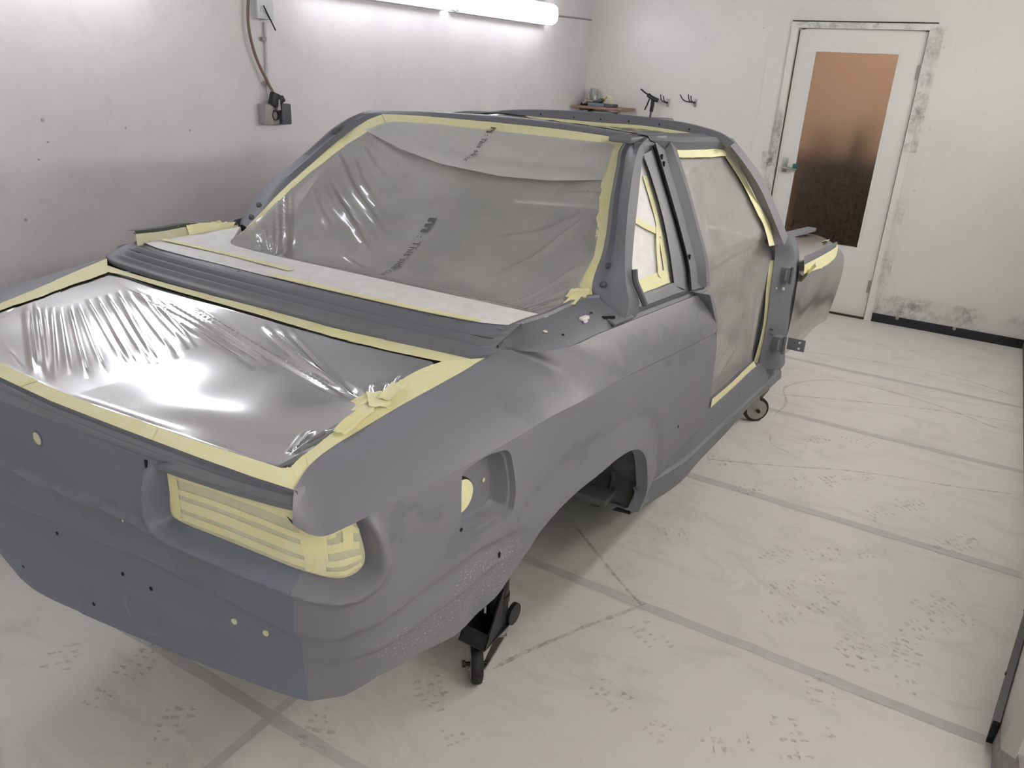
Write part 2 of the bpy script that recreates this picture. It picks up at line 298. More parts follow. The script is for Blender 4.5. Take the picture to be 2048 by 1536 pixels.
# ------------------------------------------------------------------ measured curves of the car (metres; x forward, y left, z up)
C = {
 'nose_low': [(0.6145,0.9341),(0.6349,0.9253),(0.6593,0.9218),(0.6906,0.9358),(0.7199,0.949)],
 'crease': [(0.7199,0.949),(0.7799,0.9679),(0.8844,0.9766),(1.0173,0.9783),(1.1149,0.9778),(1.1778,0.9771),(1.2881,0.9695),(1.366,0.9645),(1.46,0.9585),(1.6109,0.948),(1.7921,0.9308),(2.1509,0.8978)],
 'light': [(0.3561,0.9483),(0.3443,0.9326),(0.3277,0.8545),(0.3431,0.8413),(0.4664,0.8396),(0.6116,0.8234),(0.6543,0.819),(0.687,0.8223),(0.7127,0.8365),(0.7194,0.8596),(0.7124,0.8935),(0.7025,0.9268),(0.6907,0.9367),(0.6593,0.9218),(0.6145,0.9341),(0.5281,0.9445),(0.4271,0.9498)],
 'rib1': [(-0.262,0.6565),(0.05,0.718),(0.2715,0.7345),(0.4479,0.7183),(0.5887,0.6849),(0.6543,0.6877),(0.7086,0.7127),(0.8458,0.7525),(0.9764,0.7649),(1.1301,0.7365)],
 'rib2': [(0.6012,0.6295),(0.649,0.6317),(0.7077,0.6476),(0.8547,0.6728),(0.991,0.68),(1.0728,0.6811)],
 'tail_ridge': [(-0.1903,0.7995),(0.0797,0.818),(0.2914,0.827),(0.3243,0.807),(0.5125,0.7988),(0.6434,0.7816),(0.6941,0.7936),(0.7336,0.8321),(0.7316,0.8713),(0.7119,0.9348)],
 'bottom': [(-0.2528,0.439),(-0.0246,0.494),(0.2156,0.5189),(0.4665,0.5264),(0.5878,0.523),(0.661,0.5476),(0.749,0.5832),(0.8589,0.5808),(0.9625,0.5549),(1.0252,0.5588),(1.0785,0.5844),(1.0952,0.6145)],
 'arch': [(1.0952,0.6145),(1.1321,0.6655),(1.1818,0.7159),(1.2285,0.7299),(1.312,0.7406),(1.43,0.7398),(1.5329,0.7411),(1.6058,0.731),(1.6591,0.7106),(1.7177,0.6691),(1.775,0.6084),(1.8284,0.5334),(1.8768,0.4556),(1.8688,0.3949)],
 'side_bottom': [(1.8688,0.3949),(2.0099,0.3691),(2.2769,0.3171),(2.4792,0.2912)],
 'door_edge': [(2.5166,0.3509),(2.4768,0.4174),(2.3539,0.5679),(2.2567,0.7136),(2.2268,0.8243),(2.1699,0.9273),(2.0676,1.0335)],
 'fuel': [(0.9144,0.9496),(0.9217,0.9573),(0.937,0.961),(1.0248,0.9584),(1.0407,0.9532),(1.0528,0.9413),(1.0633,0.9141),(1.0783,0.8228),(1.0755,0.8083),(1.0595,0.8014),(1.033,0.8032),(0.9452,0.8172),(0.9308,0.8254),(0.9214,0.8416),(0.9148,0.9054)],
 'tail_top': [(-0.1295,0.9509),(0.1908,0.9652),(0.4293,0.9661),(0.6112,0.9497)],
 'seam': [(0.5997,0.8105),(0.5887,0.6849),(0.5905,0.6261),(0.5878,0.523)],
 'dots': [(-0.014,0.9082),(0.3076,0.9525),(-0.0494,0.6757),(0.1682,0.6679),(0.2481,0.6661),(0.0472,0.5453),(-0.2568,0.5029),(0.4494,0.6676),(0.516,0.6631),(0.2367,0.824),(1.066,0.7041)],
 'sidedots': [(2.0077,0.6406),(1.7674,0.6526)],
 'patch': [(1.0662,1.0452),(1.0091,1.0919),(1.5178,0.9948),(1.7713,0.9229),(1.9529,0.9151),(1.3769,0.8457),(0.9661,0.7925),(0.8087,0.9159),(0.851,0.9083),(1.1422,1.1205),(1.9407,1.0463)],
 'gutter': [(0.0607,-0.599,0.98),(0.0839,-0.5884,0.9836),(0.106,-0.5794,0.987),(0.1457,-0.5715,0.9931),(0.1786,-0.5716,0.9982),(0.2369,-0.5773,1.0072),(0.3324,-0.5881,1.022),(0.4315,-0.6045,1.0373),(0.4992,-0.6151,1.0477),(0.5592,-0.6221,1.057),(0.619,-0.6381,1.061),(0.6348,-0.6941,1.065)],
 'belt': [(0.704,-0.727,1.0631),(0.8592,-0.735,1.0554),(1.1236,-0.75,1.0431),(1.5584,-0.768,1.0172)],
 'lid_rear': [(0.0607,-0.599,0.98),(0.0519,-0.511,0.9786),(0.0445,-0.4008,0.9775),(0.0395,-0.278,0.9767),(0.0351,-0.1429,0.976),(0.0292,0.0031,0.9751),(0.0227,0.163,0.9741)],
 'lid_front': [(0.5592,-0.6221,1.057),(0.5497,-0.4658,1.0555),(0.5362,-0.2842,1.0534),(0.5334,0.0272,1.053),(0.5287,0.2946,1.0523),(0.5344,0.5282,1.0532),(0.5408,0.6105,1.0542)],
 'tape_rear_in': [(0.0926,-0.5408,0.9849),(0.0856,-0.4495,0.9838),(0.0793,-0.3577,0.9828),(0.0735,-0.2313,0.9819),(0.0671,-0.0941,0.981),(0.0591,0.0534,0.9797),(0.0491,0.2122,0.9782)],
 'tape_right_in': [(0.0926,-0.5408,0.9849),(0.1105,-0.5449,0.9877),(0.1612,-0.5396,0.9955),(0.2026,-0.54,1.0019),(0.2669,-0.5414,1.0118),(0.3093,-0.5193,1.0184),(0.3526,-0.5241,1.0251),(0.4001,-0.5334,1.0324),(0.4656,-0.543,1.0425),(0.5088,-0.5538,1.0492)],
 'tape_front_in': [(0.5088,-0.5538,1.0492),(0.497,-0.4288,1.0474),(0.4898,-0.3261,1.0463),(0.4885,-0.1814,1.0461),(0.493,-0.0179,1.0468),(0.4938,0.1564,1.0469),(0.4974,0.3711,1.0474),(0.5001,0.4781,1.0479),(0.4959,0.5253,1.0472)],
 'tape_left_in': [(0.4959,0.5253,1.0472),(0.3928,0.5268,1.0313),(0.2923,0.5308,1.0158),(0.2266,0.5428,1.0056)],
 'ridge': [(0.6906,-0.6149,1.09),(0.6605,-0.5415,1.09),(0.6404,-0.4517,1.09),(0.6304,-0.2455,1.09),(0.6244,-0.043,1.09),(0.6395,0.1803,1.09),(0.6322,0.3647,1.09),(0.6287,0.5511,1.09),(0.6419,0.6302,1.09)],
 'paper_top': [(0.7815,-0.6402,1.09),(0.7799,-0.4484,1.09),(0.7777,-0.2284,1.09),(0.7841,0.0797,1.09),(0.7823,0.3932,1.09)],
 'ledge_in': [(0.7,-0.6141,1.092),(0.7538,-0.6342,1.092),(0.8739,-0.6352,1.092),(0.996,-0.6423,1.092)],
 'winR_a': [(1.0134,-0.6481,1.0792),(1.044,-0.621,1.0995),(1.0828,-0.6066,1.1252),(1.1405,-0.595,1.1635),(1.1961,-0.5766,1.2003),(1.2978,-0.5341,1.2678),(1.4171,-0.491,1.3468),(1.5034,-0.465,1.404),(1.5317,-0.471,1.4228)],
 'winR_b': [(0.9969,-0.6956,1.0882),(1.0408,-0.6602,1.1174),(1.0889,-0.6415,1.1492),(1.1394,-0.6258,1.1827),(1.1838,-0.6095,1.2121),(1.2775,-0.5678,1.2743),(1.3841,-0.5273,1.345),(1.4644,-0.4999,1.3982),(1.5008,-0.4985,1.4223)],
 'winR_c': [(1.0038,-0.7383,1.0974),(1.0176,-0.7205,1.133),(1.0426,-0.703,1.168),(1.0733,-0.6856,1.2028),(1.1102,-0.6682,1.2376),(1.1878,-0.635,1.304),(1.2823,-0.6003,1.3733),(1.3661,-0.5765,1.4209),(1.4383,-0.5681,1.4377)],
 'winR_d': [(1.0834,-0.7336,1.0827),(1.0861,-0.713,1.1241),(1.1001,-0.6991,1.1518),(1.14,-0.6795,1.191),(1.1815,-0.6618,1.2265),(1.2663,-0.6277,1.2947),(1.3561,-0.5915,1.367),(1.4044,-0.5748,1.4004),(1.4793,-0.5639,1.4221)],
 'winR_in': [(1.002,-0.6154,1.0716),(1.034,-0.5876,1.0928),(1.0695,-0.5788,1.1164),(1.1358,-0.5705,1.1603),(1.1913,-0.5502,1.1971),(1.2929,-0.5037,1.2645),(1.4126,-0.4592,1.3439),(1.4846,-0.4399,1.3916),(1.4988,-0.4436,1.401)],
 'top_a': [(1.5317,-0.471,1.4228),(1.5428,-0.3061,1.4302),(1.5483,-0.1182,1.4338),(1.5477,0.0606,1.4334),(1.5467,0.2217,1.4328),(1.5415,0.3869,1.4293),(1.5368,0.4653,1.4262)],
 'top_in': [(1.4988,-0.4436,1.401),(1.5025,-0.2611,1.4035),(1.5052,0.0429,1.4053),(1.5086,0.1922,1.4075),(1.5078,0.2829,1.407),(1.5022,0.3771,1.4033),(1.4983,0.4133,1.4007)],
 'roof_sil': [(1.6,-0.4486,1.4309),(1.6,-0.2763,1.442),(1.6,-0.087,1.449),(1.6,0.096,1.4492),(1.6,0.2621,1.4457),(1.6,0.4342,1.4399),(1.6,0.5488,1.4313)],
 'winL_a': [(1.5368,0.4653,1.4262),(1.5159,0.4952,1.4123),(1.4848,0.5164,1.3917),(1.4035,0.5454,1.3378),(1.3141,0.5643,1.2785),(1.2276,0.5807,1.2212),(1.1342,0.5903,1.1593),(1.0722,0.5898,1.1182),(1.021,0.5935,1.0843)],
 'winL_in': [(1.4983,0.4133,1.4007),(1.4788,0.4413,1.3877),(1.4513,0.456,1.3695),(1.3818,0.4964,1.3235),(1.2942,0.5297,1.2654),(1.2211,0.5513,1.2169),(1.1222,0.5609,1.1513),(1.0607,0.5618,1.1105),(1.0018,0.557,1.0715)],
 'winL_out': [(1.6128,0.5598,1.4304),(1.5412,0.5631,1.4237),(1.4917,0.5704,1.4092),(1.4174,0.5891,1.3717),(1.3577,0.6137,1.3226),(1.281,0.6443,1.2614),(1.1797,0.6836,1.1828),(1.1517,0.705,1.14),(1.1107,0.7455,1.0591)],
 'qwin': [(1.3963,-0.5765,1.3971),(1.3147,-0.6085,1.333),(1.2369,-0.6394,1.2712),(1.14,-0.6795,1.191),(1.1001,-0.6991,1.1518),(1.0861,-0.713,1.1241),(1.0834,-0.7336,1.0827),(1.3196,-0.7381,1.0738),(1.3557,-0.704,1.142),(1.3908,-0.6563,1.2373),(1.4011,-0.6038,1.3423)],
 'bp0': [(1.3977,-0.5765,1.397),(1.4011,-0.6038,1.3423),(1.3908,-0.6563,1.2373),(1.3557,-0.704,1.142),(1.3196,-0.7381,1.0738)],
 'bp1': [(1.4947,-0.5634,1.4132),(1.4844,-0.6174,1.3051),(1.473,-0.6764,1.1871),(1.4503,-0.7248,1.0904),(1.4081,-0.7497,1.0407)],
 'bp2': [(1.4666,-0.5806,1.4247),(1.4585,-0.6348,1.3164),(1.4462,-0.6935,1.199),(1.4204,-0.7428,1.1004),(1.3867,-0.7673,1.0513)],
 'bp3': [(1.5913,-0.5645,1.3971),(1.5831,-0.6152,1.2956),(1.5688,-0.6735,1.179),(1.5426,-0.7227,1.0805),(1.5091,-0.7495,1.0271)],
 'bp4': [(1.5969,-0.5761,1.4218),(1.6048,-0.6272,1.3195),(1.589,-0.6972,1.1795),(1.5745,-0.7322,1.1095),(1.5203,-0.7684,1.0372)],
 'bp5': [(1.6777,-0.5615,1.411),(1.6779,-0.614,1.306),(1.6587,-0.6831,1.1678),(1.6452,-0.7207,1.0926),(1.5891,-0.7579,1.0183)],
 'railtop': [(1.4705,-0.5547,1.4406),(1.708,-0.5608,1.4285),(1.9446,-0.5655,1.419),(2.1194,-0.5698,1.4103),(2.2407,-0.574,1.4021)],
 'railmid': [(1.4525,-0.5691,1.4319),(1.6692,-0.5765,1.417),(1.9013,-0.5817,1.4066),(2.0726,-0.5863,1.3973),(2.1425,-0.5912,1.3877)],
 'raillow': [(1.639,-0.5622,1.3957),(1.7281,-0.5652,1.3896),(1.948,-0.5702,1.3796),(2.1222,-0.5752,1.3695),(2.1793,-0.5812,1.3577)],
 'A_out': [(2.2407,-0.574,1.4021),(2.3493,-0.607,1.3359),(2.4751,-0.6563,1.2375),(2.5291,-0.7097,1.1306),(2.562,-0.7613,1.0273)],
 'A_mid': [(2.148,-0.5956,1.3828),(2.2434,-0.6262,1.3216),(2.3603,-0.6837,1.2066),(2.4025,-0.7362,1.1017),(2.4305,-0.7784,1.0172)],
 'A_in': [(2.1944,-0.5768,1.3564),(2.2864,-0.6099,1.2903),(2.3908,-0.6824,1.1452),(2.4295,-0.7079,1.0942),(2.4109,-0.7472,1.0155)],
 'post_out': [(2.68,-0.7378,1.0065),(2.68,-0.7783,0.9174),(2.68,-0.7877,0.8315),(2.68,-0.7893,0.7426),(2.68,-0.7972,0.5923),(2.68,-0.7932,0.5065),(2.68,-0.8046,0.4298)],
 'post_in': [(2.56,-0.7153,0.9874),(2.56,-0.7238,0.9271),(2.56,-0.7278,0.8339),(2.56,-0.7385,0.6396),(2.56,-0.7362,0.5296),(2.56,-0.7303,0.4759),(2.56,-0.7205,0.4575)],
 'sill0': [(1.6422,-0.745,0.5328),(1.8617,-0.745,0.5222),(2.1339,-0.745,0.5099),(2.4774,-0.745,0.495),(2.6391,-0.745,0.4699),(2.8923,-0.745,0.4254)],
 'sill1': [(1.5568,-0.768,0.4626),(1.7433,-0.768,0.4481),(2.0042,-0.768,0.4295),(2.3579,-0.768,0.4027),(2.7427,-0.768,0.3753),(2.8887,-0.768,0.3649)],
 'sill2': [(1.5512,-0.775,0.4508),(1.7378,-0.775,0.4371),(2.0002,-0.775,0.4166),(2.3551,-0.775,0.3899),(2.7411,-0.775,0.363),(2.9032,-0.775,0.3446)],
 'sill3': [(1.5891,-0.755,0.3477),(1.7945,-0.755,0.345),(2.097,-0.755,0.3299),(2.4524,-0.755,0.3236),(2.8088,-0.755,0.2894),(3.0334,-0.755,0.2685)],
 'door_film': [(1.7198,-0.5528,1.3845),(1.9345,-0.5586,1.3729),(2.1607,-0.5647,1.3606),(2.2117,-0.571,1.3479),(2.3022,-0.6052,1.2796),(2.4042,-0.6764,1.1372),(2.4449,-0.7013,1.0874),(2.5296,-0.715,0.9981),(2.578,-0.715,0.9288),(2.6054,-0.715,0.8183),(2.6473,-0.715,0.6081),(2.6423,-0.715,0.4619),(2.5714,-0.715,0.4457),(1.9895,-0.715,0.471),(1.7507,-0.715,0.4756),(1.6751,-0.715,0.7834),(1.5801,-0.715,1.034),(1.6274,-0.6605,1.1689),(1.6726,-0.5986,1.2928)],
 'door_tape_in': [(1.7317,-0.5624,1.3653),(1.9149,-0.5679,1.3542),(2.1419,-0.5731,1.3438),(2.1756,-0.579,1.3319),(2.2368,-0.6112,1.2677),(2.3362,-0.6779,1.1343),(2.384,-0.7047,1.0807),(2.4553,-0.715,1.0037),(2.5054,-0.715,0.9413),(2.5399,-0.715,0.8314),(2.5982,-0.715,0.6205),(2.5848,-0.715,0.5017),(2.4875,-0.715,0.5073),(1.9764,-0.715,0.5118)],
 'header_up': [(2.07,0.3477,1.4346),(2.07,0.2898,1.4432),(2.07,0.1991,1.451),(2.07,-0.0172,1.4593),(2.07,-0.3167,1.456),(2.07,-0.5028,1.4415),(2.07,-0.5979,1.418)],
 'header_lo': [(2.06,0.3364,1.4318),(2.06,0.1919,1.4307),(2.06,0.0287,1.4296),(2.06,-0.1361,1.4293),(2.06,-0.2914,1.4315),(2.06,-0.4402,1.4237),(2.06,-0.5313,1.4154)],
 'header_tape': [(2.045,0.3196,1.4276),(2.045,0.1604,1.4241),(2.045,0.0212,1.4198),(2.045,-0.1443,1.4182),(2.045,-0.299,1.4198),(2.045,-0.4471,1.4132),(2.045,-0.53,1.4102)],
 'wrap_top_out': [(3.95,-0.735,0.7845),(3.95,-0.7895,0.7369),(3.95,-0.8082,0.6295),(3.95,-0.8041,0.5423),(3.95,-0.7772,0.3451)],
 'hingeT': [(2.62,-0.7218,0.889),(2.62,-0.7881,0.9043),(2.62,-0.7967,0.8343),(2.62,-0.7326,0.8271),(2.62,-0.8069,0.8782)],
 'hingeL': [(2.62,-0.742,0.5915),(2.62,-0.8109,0.6064),(2.62,-0.8192,0.5363),(2.62,-0.7471,0.5244),(2.62,-0.8925,0.5998),(2.62,-0.8973,0.5519),(2.62,-0.8236,0.5936)],
 'jamb_dots': [(2.6,-0.7755,0.809),(2.6,-0.747,0.808),(2.6,-0.7543,0.6351),(2.6,-0.758,0.6136)],
 'A_tape': [(2.1529,-0.5803,1.3455),(2.2273,-0.6142,1.2776),(2.3173,-0.6843,1.1374),(2.3523,-0.7101,1.0858),(2.3433,-0.7423,1.0215)],
 'post_tape': [(2.55,-0.6967,0.982),(2.55,-0.7083,0.9263),(2.55,-0.7128,0.829),(2.55,-0.7272,0.6353),(2.55,-0.7221,0.5405),(2.55,-0.7158,0.4891)],
 'rail_tape': [(1.642,-0.57,1.376),(1.713,-0.5735,1.369),(1.9305,-0.5792,1.3575),(2.1063,-0.5833,1.3495),(2.1381,-0.5846,1.3468)],
 'sill_tape': [(1.8742,-0.742,0.5519),(2.1151,-0.742,0.5399),(2.4278,-0.742,0.5311)],
 'boltR': [(1.0918,-0.6402,1.1612),(1.0395,-0.6532,1.1265)],
 'boltL': [(1.0853,0.6004,1.1569),(1.0378,0.585,1.1254)],
 'left_tape': [(0.6344,0.604,1.0979),(0.7321,0.604,1.0889),(0.852,0.604,1.0801),(0.984,0.604,1.0815),(0.6474,0.604,1.1129),(0.7348,0.604,1.1089),(0.8201,0.604,1.1103),(0.9093,0.604,1.0996),(1.0046,0.604,1.0898)],
 'text1': [(1.2123,0.0077,1.1661),(0.9452,-0.0152,1.0559)],
 'text2': [(1.523,-0.001,1.4051),(1.3778,0.0082,1.3088)],
 'flap': [(1.4561,0.4758,1.3727),(1.3947,0.2689,1.332),(1.356,0.0785,1.3063),(1.3387,-0.1549,1.2949),(1.3458,-0.3205,1.2996),(1.3702,-0.4726,1.3157)],
 'shelfpaper': [(0.7071,0.4614,1.09)],
 'fold_trunk': [(0.465,0.4385,0.349,-0.1905,6,6),(0.4666,0.3927,0.3772,-0.1294,5,6),(0.4682,0.3479,0.3558,-0.2401,5,5),(0.4667,0.2697,0.3624,-0.2886,5,5),(0.4585,0.1574,0.3326,-0.5102,6,7),(0.4519,0.1211,0.3374,-0.4965,5,6),(0.4535,0.0819,0.3419,-0.4974,5,5),(0.4642,-0.0877,0.3381,-0.5055,6,7),(0.4713,-0.1233,0.3344,-0.5135,5,6),(0.4783,-0.1583,0.338,-0.5127,4,4),(0.3727,0.4277,0.2207,0.0532,4,5),(0.3917,0.417,0.2334,0.0386,4,5),(0.4108,0.4062,0.2558,0.0244,5,6),(0.4382,0.407,0.2637,0.0094,5,6),(0.4555,0.4006,0.3015,-0.0045,5,6),(0.4613,0.3615,0.3387,0.0049,5,5),(0.4588,0.3118,0.3533,-0.0025,4,5),(0.3304,0.4327,0.1344,0.0548,4,5),(0.312,0.4432,0.1222,0.0952,4,4),(0.303,0.4607,0.1039,0.1124,4,4),(0.3466,0.4266,0.1721,0.0537,4,4),(0.2872,0.4666,0.1128,0.1481,4,4),(0.2897,0.5379,0.0633,0.1046,6,8),(0.3001,0.5306,0.0589,0.0802,5,8),(0.2817,0.5407,0.0687,0.1276,6,7),(0.293,0.5057,0.0717,0.0887,5,6),(0.2737,0.5434,0.2226,0.5185,5,5),(0.0641,0.2402,0.06,0.1609,6,5),(0.1203,0.3216,0.0595,0.1116,5,4),(0.1339,-0.513,0.2819,-0.5175,5,6),(0.1366,-0.5192,0.2355,-0.5138,5,6),(0.1351,-0.5163,0.2284,-0.4737,5,5),(0.3472,-0.5072,0.3755,-0.4333,4,4),(0.3468,-0.5217,0.3996,-0.462,4,4),(0.352,-0.5314,0.4097,-0.4977,4,4),(0.349,-0.5409,0.4387,-0.5022,4,4),(0.064,0.0072,0.0722,-0.3034,8,4),(0.0696,-0.1652,0.0681,-0.3087,6,3)],
 'fold_win': [(1.3603,0.5207,1.123,0.0996,9,9),(1.3688,0.4541,1.1541,0.1167,8,6),(1.2549,0.4395,1.0493,0.0964,7,9),(1.2608,0.4643,1.122,0.2016,7,7),(1.25,0.4738,1.1319,0.2456,6,6),(1.1906,0.5558,0.7853,0.2032,6,8),(1.1783,0.5739,0.806,0.2,6,8),(1.1416,0.5674,0.7951,0.2307,5,7),(1.0962,0.5514,0.7891,0.237,5,6),(1.034,0.5263,0.7895,0.2289,5,6),(0.9696,0.4953,0.801,0.2629,5,5),(1.2188,0.4935,1.1181,0.3237,6,5),(1.0408,0.217,0.9708,0.0613,8,4),(1.0245,0.1847,0.9766,0.091,6,4),(0.818,-0.3193,1.1134,-0.562,6,8),(0.8065,-0.3798,1.0407,-0.5895,6,7),(0.7978,-0.3985,0.958,-0.6386,6,6),(0.8199,-0.5077,0.9687,-0.6273,5,5),(1.061,-0.308,1.2597,-0.507,8,8),(1.0965,-0.3543,1.2825,-0.5078,6,6),(1.3493,-0.3816,1.3194,-0.4978,5,6),(1.3373,-0.4094,1.3261,-0.4908,4,5),(0.7786,-0.5912,0.9407,-0.6415,6,6),(0.7876,-0.6144,0.9073,-0.6527,5,5),(1.1833,-0.2403,1.2735,-0.4994,14,4),(1.4492,0.4554,1.3838,0.1874,9,7),(1.471,0.4445,1.4548,0.1532,10,4),(1.4012,0.4337,1.3262,0.267,9,5)],
 'fold_door': [(2.2441,1.3493,1.7419,1.2689,6,6),(2.1473,1.3361,1.7623,1.247,5,5),(2.0185,1.3583,1.7464,1.3148,5,5),(2.4385,1.0733,1.6919,1.0761,6,6),(2.4549,1.0363,1.7106,1.0304,6,6),(2.4592,1.0623,2.1347,1.0093,5,5),(2.38,1.0808,1.8294,1.0959,5,4),(2.2074,0.669,1.9779,0.6172,6,6),(2.3495,0.6404,2.0302,0.5649,6,6),(2.1491,0.6665,1.9582,0.6583,5,5),(1.7651,1.3332,1.8068,1.2899,5,4),(2.3893,1.1931,1.7995,1.155,12,4),(2.1413,1.0656,1.7564,1.0726,9,4),(2.2537,0.9108,1.7886,0.9626,9,4)],
}
C = {k: np.array(v) for k, v in C.items()}
for k in ('crease', 'arch'): pass

# body side surface: plan curve x,y by arc length s, rounded tail corner included
PLAN = np.array([(0,.06),(0,0),(.003,-.2),(.016,-.38),(.034,-.52),(.053,-.61),(.082,-.675),(.126,-.714),(.19,-.738),(.28,-.755),(.38,-.766),(.52,-.774),(.8,-.785),(1.1,-.796),(1.4,-.803),(1.7,-.805),(2.1,-.802),(2.8,-.775)])
_D = catmull(PLAN, 40); _S = np.concatenate([[0], np.cumsum(np.linalg.norm(np.diff(_D, axis=0), axis=1))]); _S -= _S[np.argmin(abs(_D[:60, 1]))]
_T = np.gradient(_D, axis=0); _T /= np.linalg.norm(_T, axis=1)[:, None]; _N = np.stack([_T[:, 1], -_T[:, 0]], 1)
INZ = [.30, .46, .52, .58, .66, .72, .85, .95, 1.2]
INR = [.075, .042, .030, .022, .012, .006, .0, .0, .0]
INS = [.09, .055, .04, .03, .015, .006, .0, .0, .0]
def S(s, z, d=0.):
    s = np.asarray(s, float); z = np.asarray(z, float); a = np.abs(s); sg = np.where(s < 0, -1., 1.)
    p = np.stack([np.interp(a, _S, _D[:, 0]), sg * np.interp(a, _S, _D[:, 1])], -1)
    n = np.stack([np.interp(a, _S, _N[:, 0]), sg * np.interp(a, _S, _N[:, 1])], -1); n /= np.linalg.norm(n, axis=-1, keepdims=True)
    wt = np.clip((a - .55) / .35, 0, 1); wt = wt * wt * (3 - 2 * wt)
    ins = np.interp(z, INZ, INR) * (1 - wt) * np.clip(.25 + 1.3 * a, 0, 1) + np.interp(z, INZ, INS) * wt
    p = p + n * (np.asarray(d) - ins)[..., None]
    return np.concatenate([p, np.broadcast_to(z, p.shape[:-1])[..., None]], -1)
crease = catmull(C['crease'], 8); arch = catmull(C['arch'], 8); light = C['light']
for _k in range(3):
    _n = np.roll(light, -1, 0); light = np.stack([light * .75 + _n * .25, light * .25 + _n * .75], 1).reshape(-1, 2)
light = light.mean(0) + (light - light.mean(0)) * np.array([1.035, 1.05])
fuel = catmull(np.vstack([C['fuel'], C['fuel'][:1]]), 5)[:-1]
rib1 = C['rib1']; rib2 = C['rib2']; nose = catmull(C['nose_low'], 8); ridge_l = C['tail_ridge']
rib1x = np.vstack([[-1.2, rib1[1, 1] - .02], [-.27, .69], rib1[1:], [1.3, rib1[-1, 1] - .02]])
def sig(x): return 1 / (1 + np.exp(-np.clip(x, -40, 40)))
def relief(s, z):
    """pressed features of the outer skin: crease, bumper ribs, wheel-arch flare, tail-lamp frame"""
    a = np.abs(s); P = np.stack([a, z], 1)
    d = np.zeros(len(a))
    zc = np.interp(a, crease[:, 0], crease[:, 1]); on = sig((a - .74) / .012)
    d -= on * .014 * np.exp(-np.clip(zc - z, 0, 1) / .006)
    zr = np.interp(s if True else a, rib1x[:, 0], rib1x[:, 1]); fade = sig((1.12 - a) / .02)
    d -= fade * (.018 * sig((zr - z) / .0035) - .012 * sig((zr - .045 - z) / .012))
    z2 = np.interp(a, rib2[:, 0], rib2[:, 1]); on2 = sig((a - .6) / .02) * fade
    d -= on2 * .010 * sig((z2 - z) / .004)
    # arch flare
    da = dist(P, arch); up = z > .40
    d += np.where(up, .012 * np.exp(-(da / .045) ** 2) - .004 * np.exp(-((da - .085) / .02) ** 2), 0)
    # tail lamp
    dl = dist(P, np.vstack([light, light[:1]])); ins = inside(P, light); sd = np.where(ins, -dl, dl)
    rl = np.array([(-1.0, .80), (-.19, .802), (.08, .818), (.25, .826), (.295, .818)])
    dr_ = np.where(s > -.45, dist(np.stack([s, z], 1), rl), 1.0)
    ztop = np.interp(a, [.33, .43, .53, .615, .70, .73], [.940, .944, .938, .930, .928, .930]); wb = sig((ztop - z) / .006)
    fr_ = .015 * np.exp(-((sd - .027) / .010) ** 2) * wb
    d += np.maximum(fr_, .013 * np.exp(-(dr_ / .007) ** 2)) - .026 * sig(-(sd - .012) / .0035)
    # tow-eye bulge low on the valance
    rr_ = np.hypot((s - .215) / .050, (z - .605) / .055); d += .010 * sig((1 - rr_) / .05) * np.clip((.622 - z) / .045, 0, 1)
    return d
def fine_points(s0, s1):
    gx, gy = np.meshgrid(np.arange(s0, s1, .0042), np.arange(.765, .965, .0042)); E = [np.stack([gx.ravel(), gy.ravel()], 1)]
    ss = np.arange(.60, 2.2, .007)
    for o in (.003, .007, .012, .018): E.append(np.stack([ss, np.interp(ss, crease[:, 0], crease[:, 1]) - o], 1))
    ss = np.arange(-.6, 1.1, .007)
    for o in (-.007, -.0035, 0, .0035, .007): E.append(np.stack([ss, np.interp(ss, rib1x[:, 0], rib1x[:, 1]) + o], 1)); E.append(np.stack([ss[ss > .6], np.interp(ss[ss > .6], rib2[:, 0], rib2[:, 1]) + o], 1))
    return np.vstack(E)
def szskin(name, outline, mat, parent, holes=(), pitch=.009, d0=0., feat=True, mirror=False, extra=None):
    V, T = cdt(np.asarray(outline, float), [np.asarray(h, float) for h in holes], pitch, extra)
    d = (relief(V[:, 0], V[:, 1]) if feat else 0) + d0
    P = S(V[:, 0], V[:, 1], d * np.ones(len(V)))
    A = P[T]; nn = np.cross(A[:, 1] - A[:, 0], A[:, 2] - A[:, 0]).mean(0)
    c0 = A.mean((0, 1)); 
    if nn @ (c0 - np.array([1.2, 0, .8])) < 0: T = T[:, ::-1]
    if mirror: P = P * np.array([1, -1, 1]); T = T[:, ::-1]
    return mesh(name, P, T.tolist(), mat, parent, True, 50)

# ================================================================== ROOM SHELL
XB, YL, YR, ZC, XR = 5.44, 1.61, -1.845, 2.6, -2.3
def wallmat(name, c, dirt, rough=.32, dirt_amt=.35):
    M, nt, p = newmat(name)
    f = ramp(nt, noise(nt, 1.6, 7, .62), [(.42, 0.), (.72, 1.)])
    g = ramp(nt, noise(nt, 9, 8, .7, dist=.6), [(.56, 0.), (.74, 1.)])
    k = math_(nt, 'MULTIPLY', math_(nt, 'ADD', math_(nt, 'MULTIPLY', f, .5), math_(nt, 'MULTIPLY', g, .35)), dirt_amt)
    nt.links.new(mix(nt, k, c, dirt), p.inputs['Base Color'])
    p.inputs['Roughness'].default_value = rough; p.inputs['Specular IOR Level'].default_value = .5
    bump(nt, p, noise(nt, 14, 4, .5), .06, .01)
    return M
MAT['wall'] = wallmat('painted_wall', (.80, .79, .765), (.52, .50, .49))
MAT['wall_l'] = wallmat('painted_wall_misted', (.77, .745, .765), (.46, .42, .46), .36, .5)
MAT['ceiling'] = wallmat('painted_ceiling', (.34, .34, .35), (.25, .25, .25), .6)
MAT['lampbody'] = plain('lamp_housing', (.72, .73, .76), .4)
MAT['concrete'] = plain('rough_plinth', (.42, .39, .40), .85, var=.2, scale=40)
